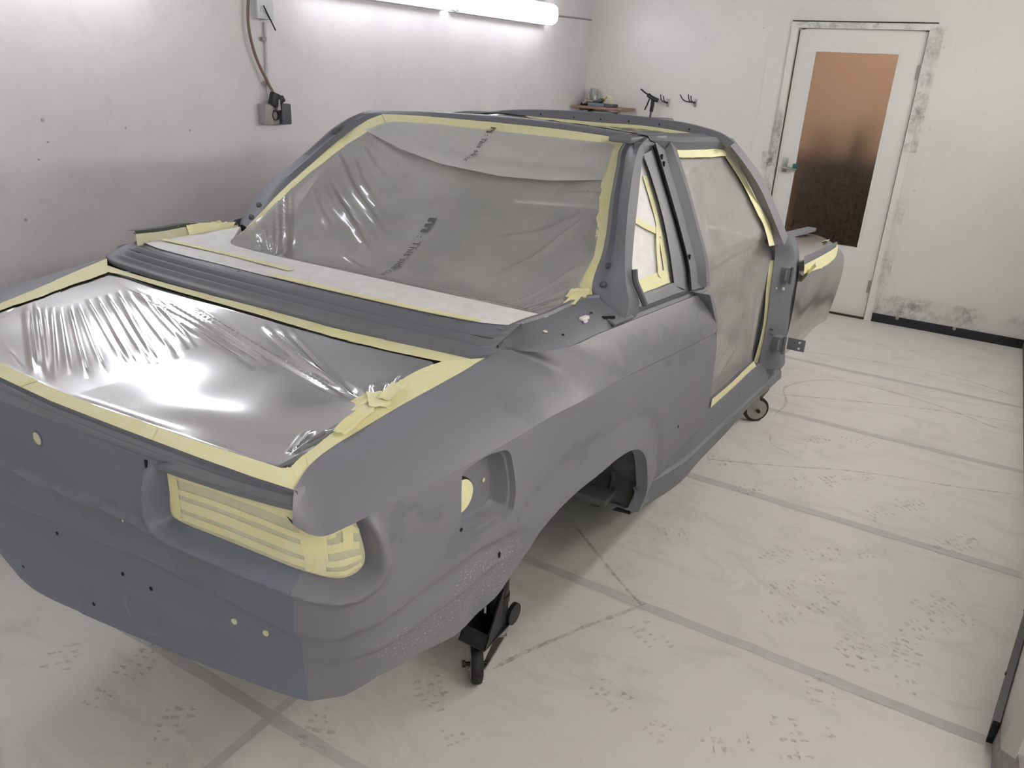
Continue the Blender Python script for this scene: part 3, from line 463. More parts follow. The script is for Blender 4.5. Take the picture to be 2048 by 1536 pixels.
def floormat():
    M, nt, p = newmat('painted_floor')
    base = mix(nt, ramp(nt, noise(nt, 1.3, 6, .6), [(.35, 0.), (.7, 1.)]), (.74, .72, .68), (.80, .785, .75))
    sm = ramp(nt, noise(nt, 4.5, 8, .72, dist=.8, stretch=(1.6, .8, 1)), [(.50, 0.), (.76, 1.)])
    base = mix(nt, math_(nt, 'MULTIPLY', sm, .42), base, (.42, .41, .38))
    sp = ramp(nt, noise(nt, 60, 4, .75, dist=.4), [(.70, 0.), (.78, 1.)])
    cl = ramp(nt, noise(nt, 2.4, 3, .5), [(.5, 0.), (.68, 1.)])
    base = mix(nt, math_(nt, 'MULTIPLY', math_(nt, 'MULTIPLY', sp, cl), .7), base, (.12, .12, .11))
    nt.links.new(base, p.inputs['Base Color'])
    p.inputs['Roughness'].default_value = .42; p.inputs['Specular IOR Level'].default_value = .4
    bump(nt, p, noise(nt, 30, 4, .5), .04, .004)
    return M
MAT['floor'] = floormat()
MAT['seam'] = plain('floor_joint_strip', (.635, .615, .605), .6, var=.1, scale=20)
def alphamat(name, c, amax, sc):
    M, nt, p = newmat(name); p.inputs['Base Color'].default_value = (*c, 1); p.inputs['Roughness'].default_value = .8
    nt.links.new(ramp(nt, noise(nt, sc, 6, .7), [(.38, amax * .15), (.62, amax)]), p.inputs['Alpha']); return M
MAT['mark'] = alphamat('floor_scuff', (.32, .31, .29), .34, 30)
MAT['tread'] = alphamat('dusty_tread', (.40, .39, .36), .30, 45)
def slab(name, x0, x1, y0, y1, z0, z1, mat, parent=None, **kw):
    return MB().box(((x0 + x1) / 2, (y0 + y1) / 2, (z0 + z1) / 2), (x1 - x0, y1 - y0, z1 - z0)).make(name, mat, parent, smooth=False, **kw)
def struct(o): o['kind'] = 'structure'; return o
floor = struct(slab('floor', XR, XB + .1, YR - .45, YL + .1, -.1, 0, 'floor'))
struct(slab('ceiling', XR, XB + .1, YR - .45, YL + .1, ZC, ZC + .1, 'ceiling'))
struct(slab('wall_left', XR, XB, YL, YL + .1, 0, ZC, 'wall_l'))
struct(slab('wall_rear', XR - .1, XR, YR - .35, YL + .1, 0, ZC, 'wall'))
# back wall with the door opening
DY0, DY1, DZ = -.846, .010, 1.965     # door opening
wb = MB()
def wbox(m_, y0, y1, z0, z1, x0=XB, x1=XB + .1): m_.box(((x0 + x1) / 2, (y0 + y1) / 2, (z0 + z1) / 2), (x1 - x0, y1 - y0, z1 - z0))
wbox(wb, DY1, YL + .1, 0, ZC); wbox(wb, YR - .35, DY0, 0, ZC); wbox(wb, DY0, DY1, DZ, ZC)
wall_back = struct(wb.make('wall_back', 'wall', smooth=False))
# right wall with a splayed jamb towards the camera
wr = MB()
pl = [(1.262, -1.762), (1.36, -1.762), (2.09, -1.858), (2.09, -1.90), (1.15, -1.90), (1.15, -1.775)]
wr.add([(x, y, 0) for x, y in pl] + [(x, y, 1.2) for x, y in pl], [[i, (i + 1) % 6, 6 + (i + 1) % 6, 6 + i] for i in range(6)] + [[6, 7, 8, 9, 10, 11]])
wall_right = struct(slab('wall_right', 1.15, XB, -1.99, -1.89, 0, ZC, 'wall'))
struct(slab('wall_right_rear', XR, 1.15, -2.25, -2.15, 0, ZC, 'wall')); struct(slab('wall_right_return', 1.15, 1.20, -2.15, -1.99, 0, ZC, 'wall'))
wr.make('jamb', 'wall', wall_right, smooth=False); slab('panelling', 2.09, XB, -1.89, -1.862, 0, 1.2, 'wall', wall_right)
pr = MB(); plr = [(.6, -1.80), (1.262, -1.757), (1.37, -1.757), (2.1, -1.853), (2.1, -1.88), (.6, -1.88)]
pr.add([(x, y, 0) for x, y in plr] + [(x, y + (-.012), .16) for x, y in plr], [[i, (i + 1) % 6, 6 + (i + 1) % 6, 6 + i] for i in range(6)] + [[6, 7, 8, 9, 10, 11]])
pr.make('wall_plinth', 'concrete', wall_right, smooth=False)
br = MB(); b0, b1 = Vector((1.352, -1.742, 0)), Vector((2.09, -1.838, 0)); dr = (b1 - b0).normalized(); nn = Vector((dr.y, -dr.x, 0))
for (a, b) in ((b0, b1), (b1, Vector((XB - .01, -1.848, 0)))):
    q = [a, b, b + Vector((0, -.016, 0)), a + Vector((0, -.016, 0))]
    br.add([(p.x, p.y, .0) for p in q] + [(p.x, p.y, .075) for p in q], [[0, 1, 2, 3], [4, 7, 6, 5], [0, 4, 5, 1], [1, 5, 6, 2], [2, 6, 7, 3], [3, 7, 4, 0]])
bsr = struct(br.make('baseboard_right', 'black', smooth=False))
MAT['skirt'] = plain('dark_skirting', (.018, .02, .028), .4)
bsr.data.materials[0] = MAT['skirt']
for x in (1.62, 2.0): 
    y = -1.742 - (x - 1.352) * .130
    MB().lathe((x, y + .002, .045), (.13, 1, 0), [(.006, -.002), (.006, .001), (.003, .002)], 8).make('screw', 'skirt', bsr)
bsb = struct(slab('baseboard_back', XB - .012, XB, YR + .0, DY0 - .005, 0, .062, 'skirt'))
for y in (-1.05, -1.42): MB().lathe((XB - .012, y, .055), (-1, 0, 0), [(.012, 0), (.012, .004), (.006, .008)], 10).make('screw', 'zinc', bsb)
# floor joints and scuffs
for i, (x, wd, ya) in enumerate(((.362, .035, -1.76), (1.356, .040, -1.745), (2.31, .045, -1.83), (3.27, .042, -1.84), (4.185, .040, -1.84))):
    V = []; Fc = []
    ys = np.linspace(ya, 1.6, 60)
    for j, y in enumerate(ys):
        a = random.uniform(-.003, .003); V += [(x - wd / 2 + a, y, .0008), (x + wd / 2 + random.uniform(-.003, .003), y, .0008)]
        if j: Fc.append([2 * j - 2, 2 * j - 1, 2 * j + 1, 2 * j])
    mesh('joint_strip', V, Fc, 'seam', floor, smooth=False)
V = []; Fc = []
for j, x in enumerate(np.linspace(XR, 5.4, 50)):
    V += [(x, -.13 - .014 + random.uniform(-.002, .002), .0006), (x, -.13 + .014, .0006)]
    if j: Fc.append([2 * j - 2, 2 * j - 1, 2 * j + 1, 2 * j])
mesh('joint_strip', V, Fc, 'seam', floor, smooth=False)
def scuff(pts, w, name='wheel_track', mat='mark', z=.0012):
    P = resample(np.array(pts, float), 60); V = []; Fc = []
    T = np.gradient(P, axis=0); T /= np.linalg.norm(T, axis=1)[:, None]
    for j, (p, t) in enumerate(zip(P, T)):
        ww = w * random.uniform(.45, 1.0) * (1 if 2 < j < 57 else .4); V += [(p[0] - t[1] * ww / 2, p[1] + t[0] * ww / 2, z), (p[0] + t[1] * ww / 2, p[1] - t[0] * ww / 2, z)]
        if j: Fc.append([2 * j - 2, 2 * j - 1, 2 * j + 1, 2 * j])
    return mesh(name, V, Fc, mat, floor, smooth=False)
for pts_, w_ in (
    ([(3.193, -0.728), (3.412, -0.738), (3.642, -0.679), (3.78, -0.732), (3.958, -0.921), (3.973, -1.136), (3.884, -1.501), (3.767, -1.74), (3.761, -1.828)], 0.016),
    ([(3.502, -0.652), (3.617, -0.902), (3.769, -1.265), (3.904, -1.737), (3.92, -1.84)], 0.014),
    ([(2.494, -0.569), (2.562, -0.733), (2.639, -0.892), (2.767, -1.127), (2.824, -1.266), (2.908, -1.562), (3.007, -1.836)], 0.014),
    ([(1.65, -0.362), (1.518, -0.53), (1.409, -0.674), (1.345, -0.769)], 0.016),
    ([(1.366, -0.764), (1.272, -0.717), (1.169, -0.66), (1.064, -0.61), (0.964, -0.562), (0.835, -0.513)], 0.018),
    ([(4.363, -0.573), (4.435, -0.898), (4.484, -1.185), (4.49, -1.464), (4.349, -1.842)], 0.012),
    ([(2.945, -0.771), (2.839, -0.809), (2.801, -0.888), (2.757, -0.954)], 0.008),
    ): scuff(pts_, w_)
FOOT = [(1.456, -1.418, 0.2), (1.549, -1.524, 0.1), (1.831, -1.613, 2.4), (1.979, -1.603, 2.6), (1.605, -1.403, 2.8), (1.715, -1.521, 2.9), (1.768, -1.17, 2.5), (1.767, -1.277, 2.7), (1.62, -1.202, 2.4), (1.192, -0.892, 1.0), (0.912, -0.899, 1.3), (1.963, -1.073, 2.9), (2.051, -1.252, 2.2), (1.243, -1.339, 0.3), (1.016, -1.321, 0.5), (0.982, -1.214, 2), (0.627, -0.479, 1), (2.507, -1.348, 2.7), (2.375, -1.594, 2.5), (2.534, -0.695, 2), (3.071, -1.028, 2.2), (2.655, -1.484, 2.4), (2.474, -1.675, 2.6), (2.362, -0.876, 2.3), (3.203, -1.203, 2.7), (2.562, -1.039, 2.4), (1.839, -0.731, 2.2), (2.694, -1.182, 2.4), (0.163, 0.03, 0.6), (0.243, 0.31, 0.2), (0.148, 0.481, 0.8), (0.351, -0.278, 0.4)]

def footprint(cx, cy, ang, seed):
    rng = np.random.RandomState(seed); V = []; Fc = []; ca, sa = math.cos(ang), math.sin(ang)
    whole = rng.rand() < .45
    for i in range(11):
        u = (i - 5) * .024
        if not whole and (u < -.02): continue
        hw = .046 * (1 - .25 * ((u - .05) / .13) ** 2) if u > -.03 else .033
        if abs(u + .03) < .02: continue
        for j in range(3):
            if rng.rand() < .30: continue
            v0 = -hw + j * hw * .68; l = hw * .52; sk = rng.uniform(-.009, .009); w_ = rng.uniform(.004, .013); v0 += rng.uniform(-.006, .006); l *= rng.uniform(.5, 1.2)
            q = [(u - w_ / 2 + sk, v0), (u + w_ / 2, v0 + .002), (u + w_ / 2 + sk, v0 + l), (u - w_ / 2, v0 + l - .002)]
            b = len(V); V += [(cx + x * ca - y * sa, cy + x * sa + y * ca, .0011) for x, y in q]; Fc.append([b, b + 1, b + 2, b + 3])
    if V: mesh('footprint', V, Fc, 'tread', floor, smooth=False)
for i_, (a_, b_, c_) in enumerate(FOOT): footprint(a_, b_, c_, 200 + i_)


# ================================================================== DOOR
def doormat():
    M, nt, p = newmat('door_paint'); 
    k = ramp(nt, noise(nt, 30, 8, .8, dist=1.0), [(.60, 0.), (.72, 1.)])
    k2 = ramp(nt, noise(nt, 1.5, 4, .6), [(.4, .1), (.7, .5)])
    nt.links.new(mix(nt, math_(nt, 'MULTIPLY', math_(nt, 'MULTIPLY', k, k2), .5), (.80, .79, .765), (.40, .40, .40)), p.inputs['Base Color'])
    p.inputs['Roughness'].default_value = .35; return M
MAT['door'] = doormat()
M, nt, p = newmat('frosted_brown_glass'); p.inputs['Transmission Weight'].default_value = 1.0; p.inputs['Roughness'].default_value = .42; p.inputs['IOR'].default_value = 1.3
p.inputs['Base Color'].default_value = (.93, .88, .85, 1); MAT['frost'] = M
bump(nt, p, noise(nt, 60, 3, .6), .04, .002)
MAT['grime'] = None
M, nt, p = newmat('overspray'); p.inputs['Base Color'].default_value = (.10, .11, .11, 1); p.inputs['Roughness'].default_value = .8
al = ramp(nt, noise(nt, 15, 10, .78), [(.42, 0.), (.72, .7)]); al2 = ramp(nt, noise(nt, 4, 3, .5), [(.40, .0), (.62, 1.)])
nt.links.new(math_(nt, 'MULTIPLY', al, al2), p.inputs['Alpha']); MAT['grime'] = M
door = empty('door_1', (XB + .03, -.42, 0)); door['kind'] = 'structure'
L0, L1 = -.826, -.016                       # leaf
W0, W1, WZ0, WZ1 = -.688, -.136, .505, 1.815  # glass
lf = MB(); X0, X1 = XB + .012, XB + .052
for (y0, y1, z0, z1) in ((L0, W0, .012, 1.945), (W1, L1, .012, 1.945), (W0, W1, .012, WZ0), (W0, W1, WZ1, 1.945)): wbox(lf, y0, y1, z0, z1, X0, X1)
leaf = lf.make('leaf', 'door', door, smooth=False)
bd = MB()
for (y0, y1, z0, z1) in ((W0 - .006, W0 + .01, WZ0 - .006, WZ1 + .006), (W1 - .01, W1 + .006, WZ0 - .006, WZ1 + .006), (W0 + .01, W1 - .01, WZ0 - .006, WZ0 + .008), (W0 + .01, W1 - .01, WZ1 - .008, WZ1 + .006)): wbox(bd, y0, y1, z0, z1, X0 - .004, X0 + .006)
bd.make('glazing_bead', 'door', leaf, smooth=False)
slab('pane', XB + .026, XB + .032, W0, W1, WZ0, WZ1, 'frost', door)
fr = MB()
for (y0, y1, z0, z1) in ((DY0 - .035, DY0 + .014, 0, DZ + .03), (DY1 - .014, DY1 + .03, 0, DZ + .03), (DY0 + .014, DY1 - .014, DZ - .01, DZ + .03)): wbox(fr, y0, y1, z0, z1, XB - .018, XB + .07)
fr.make('frame', 'door', door, smooth=False)
st = MB()
for (y0, y1, z0, z1) in ((DY0, L0 + .02, 0, DZ), (L1 - .02, DY1, 0, DZ), (L0, L1, 1.925, DZ)): wbox(st, y0, y1, z0, z1, XB + .053, XB + .075)
st.make('door_stop', 'door', door, smooth=False)
slab('drip_rail', XB - .022, XB - .0, DY0 - .03, DY1 + .03, DZ + .028, DZ + .036, 'skirt', door)
slab('threshold', XB - .01, XB + .06, DY0, DY1, 0, .012, plain('dark_brown_threshold', (.035, .022, .018), .6), door)
h = MB().box((XB + .006, -.072, 1.035), (.012, .032, .10), bev=.003).make('handle_plate', 'steel', door)
MB().tube([(XB, -.072, 1.02), (XB - .045, -.072, 1.02), (XB - .05, -.085, 1.02), (XB - .05, -.17, 1.012)], .008, 10).make('lever', 'steel', h)
hg = MB().box((XB - .022, -.150, 1.03), (.012, .035, .045), bev=.004).make('hang_tag', plain('teal_tag', (.02, .16, .14), .5), h)
for z in (1.70, .245):
    hh = MB().cyl((XB - .004, -.834, z - .05), (XB - .004, -.834, z + .05), .009, 10).make('hinge', 'steel', door)
    MB().box((XB + .006, -.822, z), (.006, .03, .09)).make('hinge_leaf', 'steel', hh, smooth=False)
for (y0, y1, z0, z1) in ((DY0 - .075, DY0 + .012, 1.20, 1.97), (DY0 - .03, DY1 + .02, 1.955, 1.995), (DY1 - .012, DY1 + .05, .78, 1.60), (.02, .10, .80, 1.12), (DY0 - .09, DY0 - .02, .02, .9)):
    mesh('overspray', [(XB - .0195, y0, z0), (XB - .0195, y1, z0), (XB - .0195, y1, z1), (XB - .0195, y0, z1)], [[0, 3, 2, 1]], 'grime', door, smooth=False)
mesh('overspray', [(XB - .0135, YR + .02, .06), (XB - .0135, DY0 - .05, .06), (XB - .0135, DY0 - .05, .22), (XB - .0135, YR + .02, .22)], [[0, 3, 2, 1]], 'grime', wall_back, smooth=False)
# wall panel joints and fixings
for (y, z0, z1) in ((-.985, .06, 2.6), (.19, .3, 1.95)): slab('panel_joint', XB - .003, XB, y - .004, y + .004, z0, z1, 'door', wall_back)
for (y, z) in ((-.935, 1.86), (-.962, .95), (-.952, .12), (-.97, 1.36), (.655, 1.876), (.24, 1.95)):
    MB().lathe((XB, y, z), (-1, 0, 0), [(.008, 0), (.008, .003), (.004, .005)], 10).make('wall_screw', 'lampbody', wall_back)
# room behind the door
MAT['ochre'] = plain('ochre_plaster', (.72, .60, .52), .8)
back = MB(); bx = XB + 1.7
back.add([(bx, -1.6, 0), (bx, .9, 0), (bx, .9, 2.4), (bx, -1.6, 2.4)], [[0, 1, 2, 3]])
struct(back.make('wall_beyond', 'ochre', smooth=False))
fb = MB(); fb.box((XB + .9, -.35, -.05), (1.6, 2.5, .1)); struct(fb.make('floor_beyond', plain('beyond_floor', (.10, .08, .07), .6), smooth=False))
sb = MB()
for y in (-1.62, .92): sb.box((XB + .9, y, 1.2), (1.6, .04, 2.4))
sb.box((XB + .9, -.35, 2.42), (1.6, 2.5, .04)); struct(sb.make('wall_beyond_side', 'ochre', smooth=False))
cabm = plain('dark_wood', (.085, .07, .064), .6)
cb = empty('cabinet', (XB + .95, -.55, 0)); tag(cb, 'dark brown cabinet seen blurred through the frosted door pane', 'cabinet')
MB().box((XB + .95, -.62, .52), (.5, 1.25, 1.04), bev=.01).make('carcass', cabm, cb)
MB().box((XB + .95, -.62, 1.05), (.54, 1.3, .03), bev=.006).make('top', cabm, cb)
for y in (-.93, -.31): MB().box((XB + .69, y, .52), (.02, .58, .9), bev=.004).make('cabinet_door', plain('dark_wood_panel', (.09, .075, .07), .55), cb)
pot = empty('potted_plant', (XB + .9, -.42, 1.065)); tag(pot, 'small green pot plant on the cabinet behind the frosted pane', 'plant')
MB().lathe((XB + .9, -.42, 1.065), (0, 0, 1), [(.05, 0), (.07, .11), (.075, .12)], 16).make('pot', plain('plum_pot', (.10, .03, .05), .5), pot)
lfm = MB()
for k in range(16):
    a = random.uniform(0, 6.28); r = random.uniform(.04, .11); zz = 1.065 + random.uniform(.13, .25); c = (XB + .9 + r * math.cos(a), -.42 + r * math.sin(a))
    lfm.add([(XB + .9, -.42, 1.18), (c[0] - .02 * math.sin(a), c[1] + .02 * math.cos(a), zz), (c[0] + .03 * math.cos(a), c[1] + .03 * math.sin(a), zz + .02), (c[0] + .02 * math.sin(a), c[1] - .02 * math.cos(a), zz)], [[0, 1, 2, 3]])
lfm.make('leaves', plain('leaf', (.16, .26, .05), .5), pot)
bw = empty('pale_bundle', (XB + .9, -.17, 1.065)); tag(bw, 'pale bundled cloth on the cabinet behind the frosted pane', 'cloth')
MB().lathe((XB + .9, -.17, 1.065), (0, 0, 1), [(.07, 0), (.09, .05), (.075, .13), (.09, .2), (.06, .27), (.02, .31)], 16).make('bundle', plain('pale_cloth', (.7, .6, .56), .9), bw)
bl = empty('ceiling_bulb', (XB + .9, -.5, 2.3)); tag(bl, 'warm lamp of the room behind the frosted door pane', 'lamp')
M, nt, p = newmat('warm_bulb'); p.inputs['Emission Color'].default_value = (1, .80, .62, 1); p.inputs['Emission Strength'].default_value = 110.0; MAT['bulb'] = M
MB().lathe((XB + .9, -.5, 2.3), (0, 0, 1), [(.03, 0), (.08, .02), (.1, .06), (.09, .1)], 16).make('globe', 'bulb', bl)

# ================================================================== FLUORESCENT LAMPS
M, nt, p = newmat('fluorescent_diffuser'); p.inputs['Base Color'].default_value = (.9, .9, .9, 1)
p.inputs['Emission Color'].default_value = LAMP_COOL; p.inputs['Emission Strength'].default_value = LAMP; MAT['tube'] = M
M.cycles.emission_sampling = 'FRONT'
MAT['tube_warm'] = M.copy(); p = MAT['tube_warm'].node_tree.nodes['Principled BSDF']; p.inputs['Emission Color'].default_value = LAMP_WARM; p.inputs['Emission Strength'].default_value = LAMP_R
MAT['grey_clip'] = plain('lamp_clip', (.35, .36, .38), .4)
def lamp(x0, x1, yw, sgn, label, z=1.962):
    """batten lamp screwed to a side wall; sgn=+1 faces towards -y"""
    o = empty('fluorescent_lamp', ((x0 + x1) / 2, yw, z - .06)); tag(o, label, 'lamp', 'batten lamps along the booth walls')
    yb = yw - sgn * .027; MB().box(((x0 + x1) / 2, yb, z), (x1 - x0 - .03, .054, .145), bev=.006).make('housing', 'lampbody', o)
    prof = []
    for k in range(7):
        a = math.radians(-90 + 30 * k); prof.append((math.copysign(abs(math.cos(a)) ** .6, math.cos(a)) * .062, math.copysign(abs(math.sin(a)) ** .7, math.sin(a)) * .062))
    V = []; Fc = []; n = len(prof); xs = [(x0, .75), (x0 + .022, 1), (x1 - .022, 1), (x1, .75)]
    for x, k in xs:
        V += [(x, yw - sgn * (.055 + d * k), z + h * k) for d, h in prof]
    for i in range(len(xs) - 1):
        for j in range(n - 1): Fc.append([i * n + j, i * n + j + 1, (i + 1) * n + j + 1, (i + 1) * n + j])
        Fc.append([i * n + n - 1, i * n, (i + 1) * n, (i + 1) * n + n - 1])
    Fc.append(list(range(n))); Fc.append([(len(xs) - 1) * n + j for j in range(n)][::-1])
    mesh('diffuser', V, Fc, 'tube' if sgn > 0 else 'tube_warm', o, angle=60)
    for x in (x0 + .01, x1 - .01):
        for s in (-1, 1): MB().box((x, yw - sgn * .066, z + s * .064), (.035, .03, .012), bev=.003).make('clip', 'grey_clip', o)
    return o
lamp(3.49, 4.70, YL, 1, 'white fluorescent batten lamp high on the left wall nearest the far corner')
lamp(2.25, 3.455, YL, 1, 'white fluorescent batten lamp high on the left wall, second from the far corner')
lamp(.30, 1.50, YL, 1, 'white fluorescent batten lamp high on the left wall beyond the hose')
lamp(-1.9, -.7, YL, 1, 'white fluorescent batten lamp on the left wall behind the viewer')
lamp(3.40, 4.60, -1.888, -1, 'white fluorescent batten lamp high on the right wall nearest the door')
lamp(2.15, 3.35, -1.888, -1, 'white fluorescent batten lamp in the middle of the right wall')
lamp(-.1, 1.05, -2.148, -1, 'white fluorescent batten lamp on the right wall beside the viewer')
lamp(-1.6, -.4, -2.148, -1, 'white fluorescent batten lamp on the right wall behind the viewer')
MAT['cable_grey'] = plain('grey_cable', (.33, .33, .34), .5)
tag(MB().tube([(4.70, 1.575, 1.955), (4.9, 1.600, 1.968), (5.2, 1.604, 1.976), (5.436, 1.604, 1.98)], .006, 8).make('lamp_cable', 'cable_grey'), 'thin grey cable from the end lamp to the corner of the wall', 'cable')

# ================================================================== LEFT WALL FITTINGS
MAT['grey_box'] = plain('grey_box', (.36, .35, .35), .55)
MAT['dark_box'] = plain('slate_box', (.085, .092, .105), .5)
bxr = empty('socket_box', (2.08, YL, 1.293)); tag(bxr, 'grey and slate wall socket box with a plugged-in cable on left wall', 'socket')
MB().box((2.028, YL - .025, 1.340), (.048, .05, .092), bev=.004).make('grey_half', 'grey_box', bxr)
MB().box((2.128, YL - .03, 1.340), (.058, .06, .094), bev=.006).make('slate_half', 'dark_box', bxr)
MB().box((2.076, YL - .02, 1.338), (.046, .04, .086), bev=.003).make('socket_plate', plain('plate_grey', (.30, .29, .29), .5), bxr)
MB().lathe((2.068, YL - .04, 1.335), (0, -1, 0), [(.024, 0), (.024, .012), (.019, .012), (.018, .004)], 20, cap=False).make('socket_ring', 'black', bxr)
MB().box((2.066, YL - .045, 1.405), (.042, .03, .062), Matrix.Rotation(.35, 3, 'Y'), bev=.006).make('open_lid', 'black', bxr)
MB().box((2.105, YL - .045, 1.405), (.032, .03, .028), Matrix.Rotation(-.5, 3, 'Y'), bev=.004).make('lid_flap', 'black', bxr)
pg = MB().cyl((2.085, YL - .05, 1.36), (2.083, YL - .05, 1.405), .011, 12).make('plug', plain('plug_grey', (.45, .43, .42), .5), bxr)
MAT['hose'] = plain('brown_hose', (.20, .12, .10), .55)
hp = [(2.083, YL - .05, 1.398), (2.065, YL - .04, 1.44), (2.035, YL - .03, 1.50), (2.0, YL - .025, 1.57), (1.975, YL - .025, 1.64), (1.962, YL - .025, 1.72), (1.968, YL - .025, 1.80), (1.985, YL - .03, 1.88), (2.02, YL - .03, 1.95)]
tag(MB().tube(resample(hp, 50), .0065, 8).make('brown_cable', 'hose'), 'brown cable hanging in a curve from above to the socket box', 'cable')
cd = empty('conduit', (2.07, YL, 1.40)); tag(cd, 'white painted vertical conduit pipe above the socket box', 'conduit')
MB().tube([(2.068, YL - .012, 1.40), (2.066, YL - .012, 1.55), (2.072, YL - .012, 1.735)], .0085, 10).make('pipe', 'lampbody', cd)
for z in (1.475, 1.665): MB().box((2.056, YL - .010, z), (.028, .02, .018), bev=.004).make('clamp', 'grey_box', cd)
jb = empty('junction_box', (2.055, YL, 1.75)); tag(jb, 'white junction box at the upper end of the conduit', 'junction box')
MB().box((2.055, YL - .02, 1.805), (.095, .04, .115), bev=.004).make('case', 'lampbody', jb)
MB().lathe((2.03, YL - .04, 1.782), (0, -1, 0), [(.006, 0), (.006, .003)], 10).make('cover_screw', 'steel', jb)
tag(MB().tube([(2.03, YL - .055, 1.80), (2.115, YL - .03, 1.705)], .0035, 6).make('black_rod', 'black'), 'thin black rod slanting across the junction box', 'rod')
MAT['pimple'] = plain('wall_pimple', (.45, .43, .44), .6)
for (x, z, r) in ((.994, 1.338, .007), (1.0, 1.26, .004), (.955, 1.20, .004), (.87, .99, .006), (1.32, 1.30, .004), (1.62, 1.28, .004)):
    MB().lathe((x, YL, z), (0, -1, 0), [(r, 0), (r * .9, .003), (r * .3, .004)], 9).make('wall_pimple', MAT['pimple'], bpy.data.objects['wall_left'])

# ================================================================== SHELF, GUNS, HOOKS ON THE BACK WALL
MAT['wood'] = plain('worn_board', (.30, .17, .11), .55, var=.2)
sh = empty('corner_shelf', (XB - .12, 1.38, 1.26)); tag(sh, 'brown board shelf on white brackets in the far corner', 'shelf')
MB().box((XB - .135, 1.372, 1.340), (.26, .44, .018), bev=.003).make('board', 'wood', sh)
br_ = MB(); br_.box((XB - .012, 1.42, 1.29), (.02, .26, .03)); br_.box((XB - .012, 1.31, 1.27), (.02, .03, .12)); br_.box((XB - .10, 1.30, 1.322), (.18, .025, .018)); br_.make('bracket', 'lampbody', sh)
b2 = MB(); b2.box((XB - .012, 1.545, 1.27), (.02, .035, .12)); b2.box((XB - .10, 1.545, 1.322), (.18, .025, .018)); b2.make('bracket', 'dark_box', sh)
ZS = 1.3492
M, nt, p = newmat('dull_glass'); p.inputs['Base Color'].default_value = (.75, .80, .78, 1); p.inputs['Roughness'].default_value = .15; p.inputs['Transmission Weight'].default_value = .6; MAT['glass'] = M
jr = empty('glass_jar', (XB - .10, 1.50, ZS)); tag(jr, 'clear glass jar at the back of the corner shelf', 'jar')
MB().lathe((XB - .08, 1.49, ZS), (0, 0, 1), [(.030, 0), (.035, .004), (.035, .10), (.030, .115), (.030, .13), (.026, .13), (.026, .118), (.031, .10), (.031, .008)], 20).make('body', 'glass', jr)
tr = MB(); 
tr.lathe((XB - .14, 1.335, ZS + .043), (-1, .35, .0), [(.034, -.012), (.043, -.012), (.043, .012), (.034, .012), (.034, -.012)], 28, cap=False)
tag(tr.make('tape_roll', 'tape2'), 'yellow roll of masking tape standing on the corner shelf', 'tape roll')
sg = empty('spray_gun', (XB - .17, 1.50, ZS)); tag(sg, 'small metal spray gun lying at the left end of the shelf', 'spray gun')
MB().tube([(XB - .17, 1.535, ZS + .012), (XB - .17, 1.50, ZS + .035), (XB - .17, 1.47, ZS + .055)], .012, 10).make('grip', 'zinc', sg)
MB().cyl((XB - .17, 1.515, ZS + .04), (XB - .17, 1.445, ZS + .03), .012, 12).make('barrel', plain('brass', (.42, .36, .26), .4, .8), sg)
MB().cyl((XB - .17, 1.555, ZS + .010), (XB - .17, 1.49, ZS + .010), .010, 10).make('needle_cap', 'black', sg)
bkt = MB().box((XB - .15, 1.415, ZS + .030), (.09, .10, .022), Matrix.Rotation(-.45, 3, 'X'), bev=.004); tag(bkt.make('dark_sander_block', 'dark_box'), 'dark wedge-shaped sanding block leaning on the shelf', 'sanding block')
tag(MB().box((XB - .20, 1.385, ZS + .0125), (.10, .14, .025), bev=.003).make('blue_carton', plain('blue_grey_carton', (.20, .24, .28), .6)), 'flat blue grey carton in the middle of the shelf', 'carton')
tag(MB().box((XB - .20, 1.275, ZS + .012), (.10, .07, .024), bev=.004).make('slate_carton', plain('slate_carton', (.08, .095, .11), .6)), 'small slate coloured box at the right end of the shelf', 'box')
def hook(y, z, label, long):
    o = empty('wall_hook', (XB, y, z - .04)); tag(o, label, 'hook', 'hooks on the back wall')
    MB().box((XB - .003, y, z), (.006, .020, .058), bev=.002).make('plate', 'steel', o)
    MB().tube(resample([(XB - .004, y, z - .003), (XB - .05, y + .012, z + .006), (XB - .09, y + .022, z + .02), (XB - .11, y + .026, z + .06)], 16), .004, 8).make('prong', 'black', o)
    MB().tube(resample([(XB - .004, y, z + .005), (XB - .03, y + .02, z + .012), (XB - .04, y + .03, z + .05)], 12), .004, 8).make('prong', 'black', o)
    if long: MB().tube(resample([(XB - .05, y + .012, z + .004), (XB - .08, y + .07, z + .018), (XB - .1, y + .095, z + .055)], 12), .004, 8).make('prong', 'black', o)
    for s in (-1, 1): MB().lathe((XB - .006, y, z + s * .018), (-1, 0, 0), [(.004, 0), (.003, .002)], 8).make('screw', 'zinc', o)
    return o
hook(.888, 1.405, 'double wall hook carrying the black blow gun', False)
hook(.668, 1.418, 'empty double wall hook right of the blow gun', True)
bg = empty('blow_gun', (XB - .08, .985, 1.28)); tag(bg, 'black trigger blow gun hanging from a wall hook', 'blow gun')
xg = XB - .075
MB().tube([(xg, 1.095, 1.495), (xg, 1.055, 1.470), (xg, 1.02, 1.452)], .0065, 8).make('nozzle', 'black', bg)
MB().tube([(xg, 1.03, 1.456), (xg, 1.00, 1.438), (xg, .965, 1.425), (xg, .945, 1.42)], .016, 10).make('head', 'black', bg)
MB().tube([(xg, .985, 1.435), (xg, .985, 1.38), (xg, .99, 1.335)], .0145, 10).make('grip', 'black', bg)
MB().tube([(xg, 1.015, 1.425), (xg, 1.03, 1.38), (xg, 1.045, 1.345)], .006, 8).make('trigger', 'black', bg)
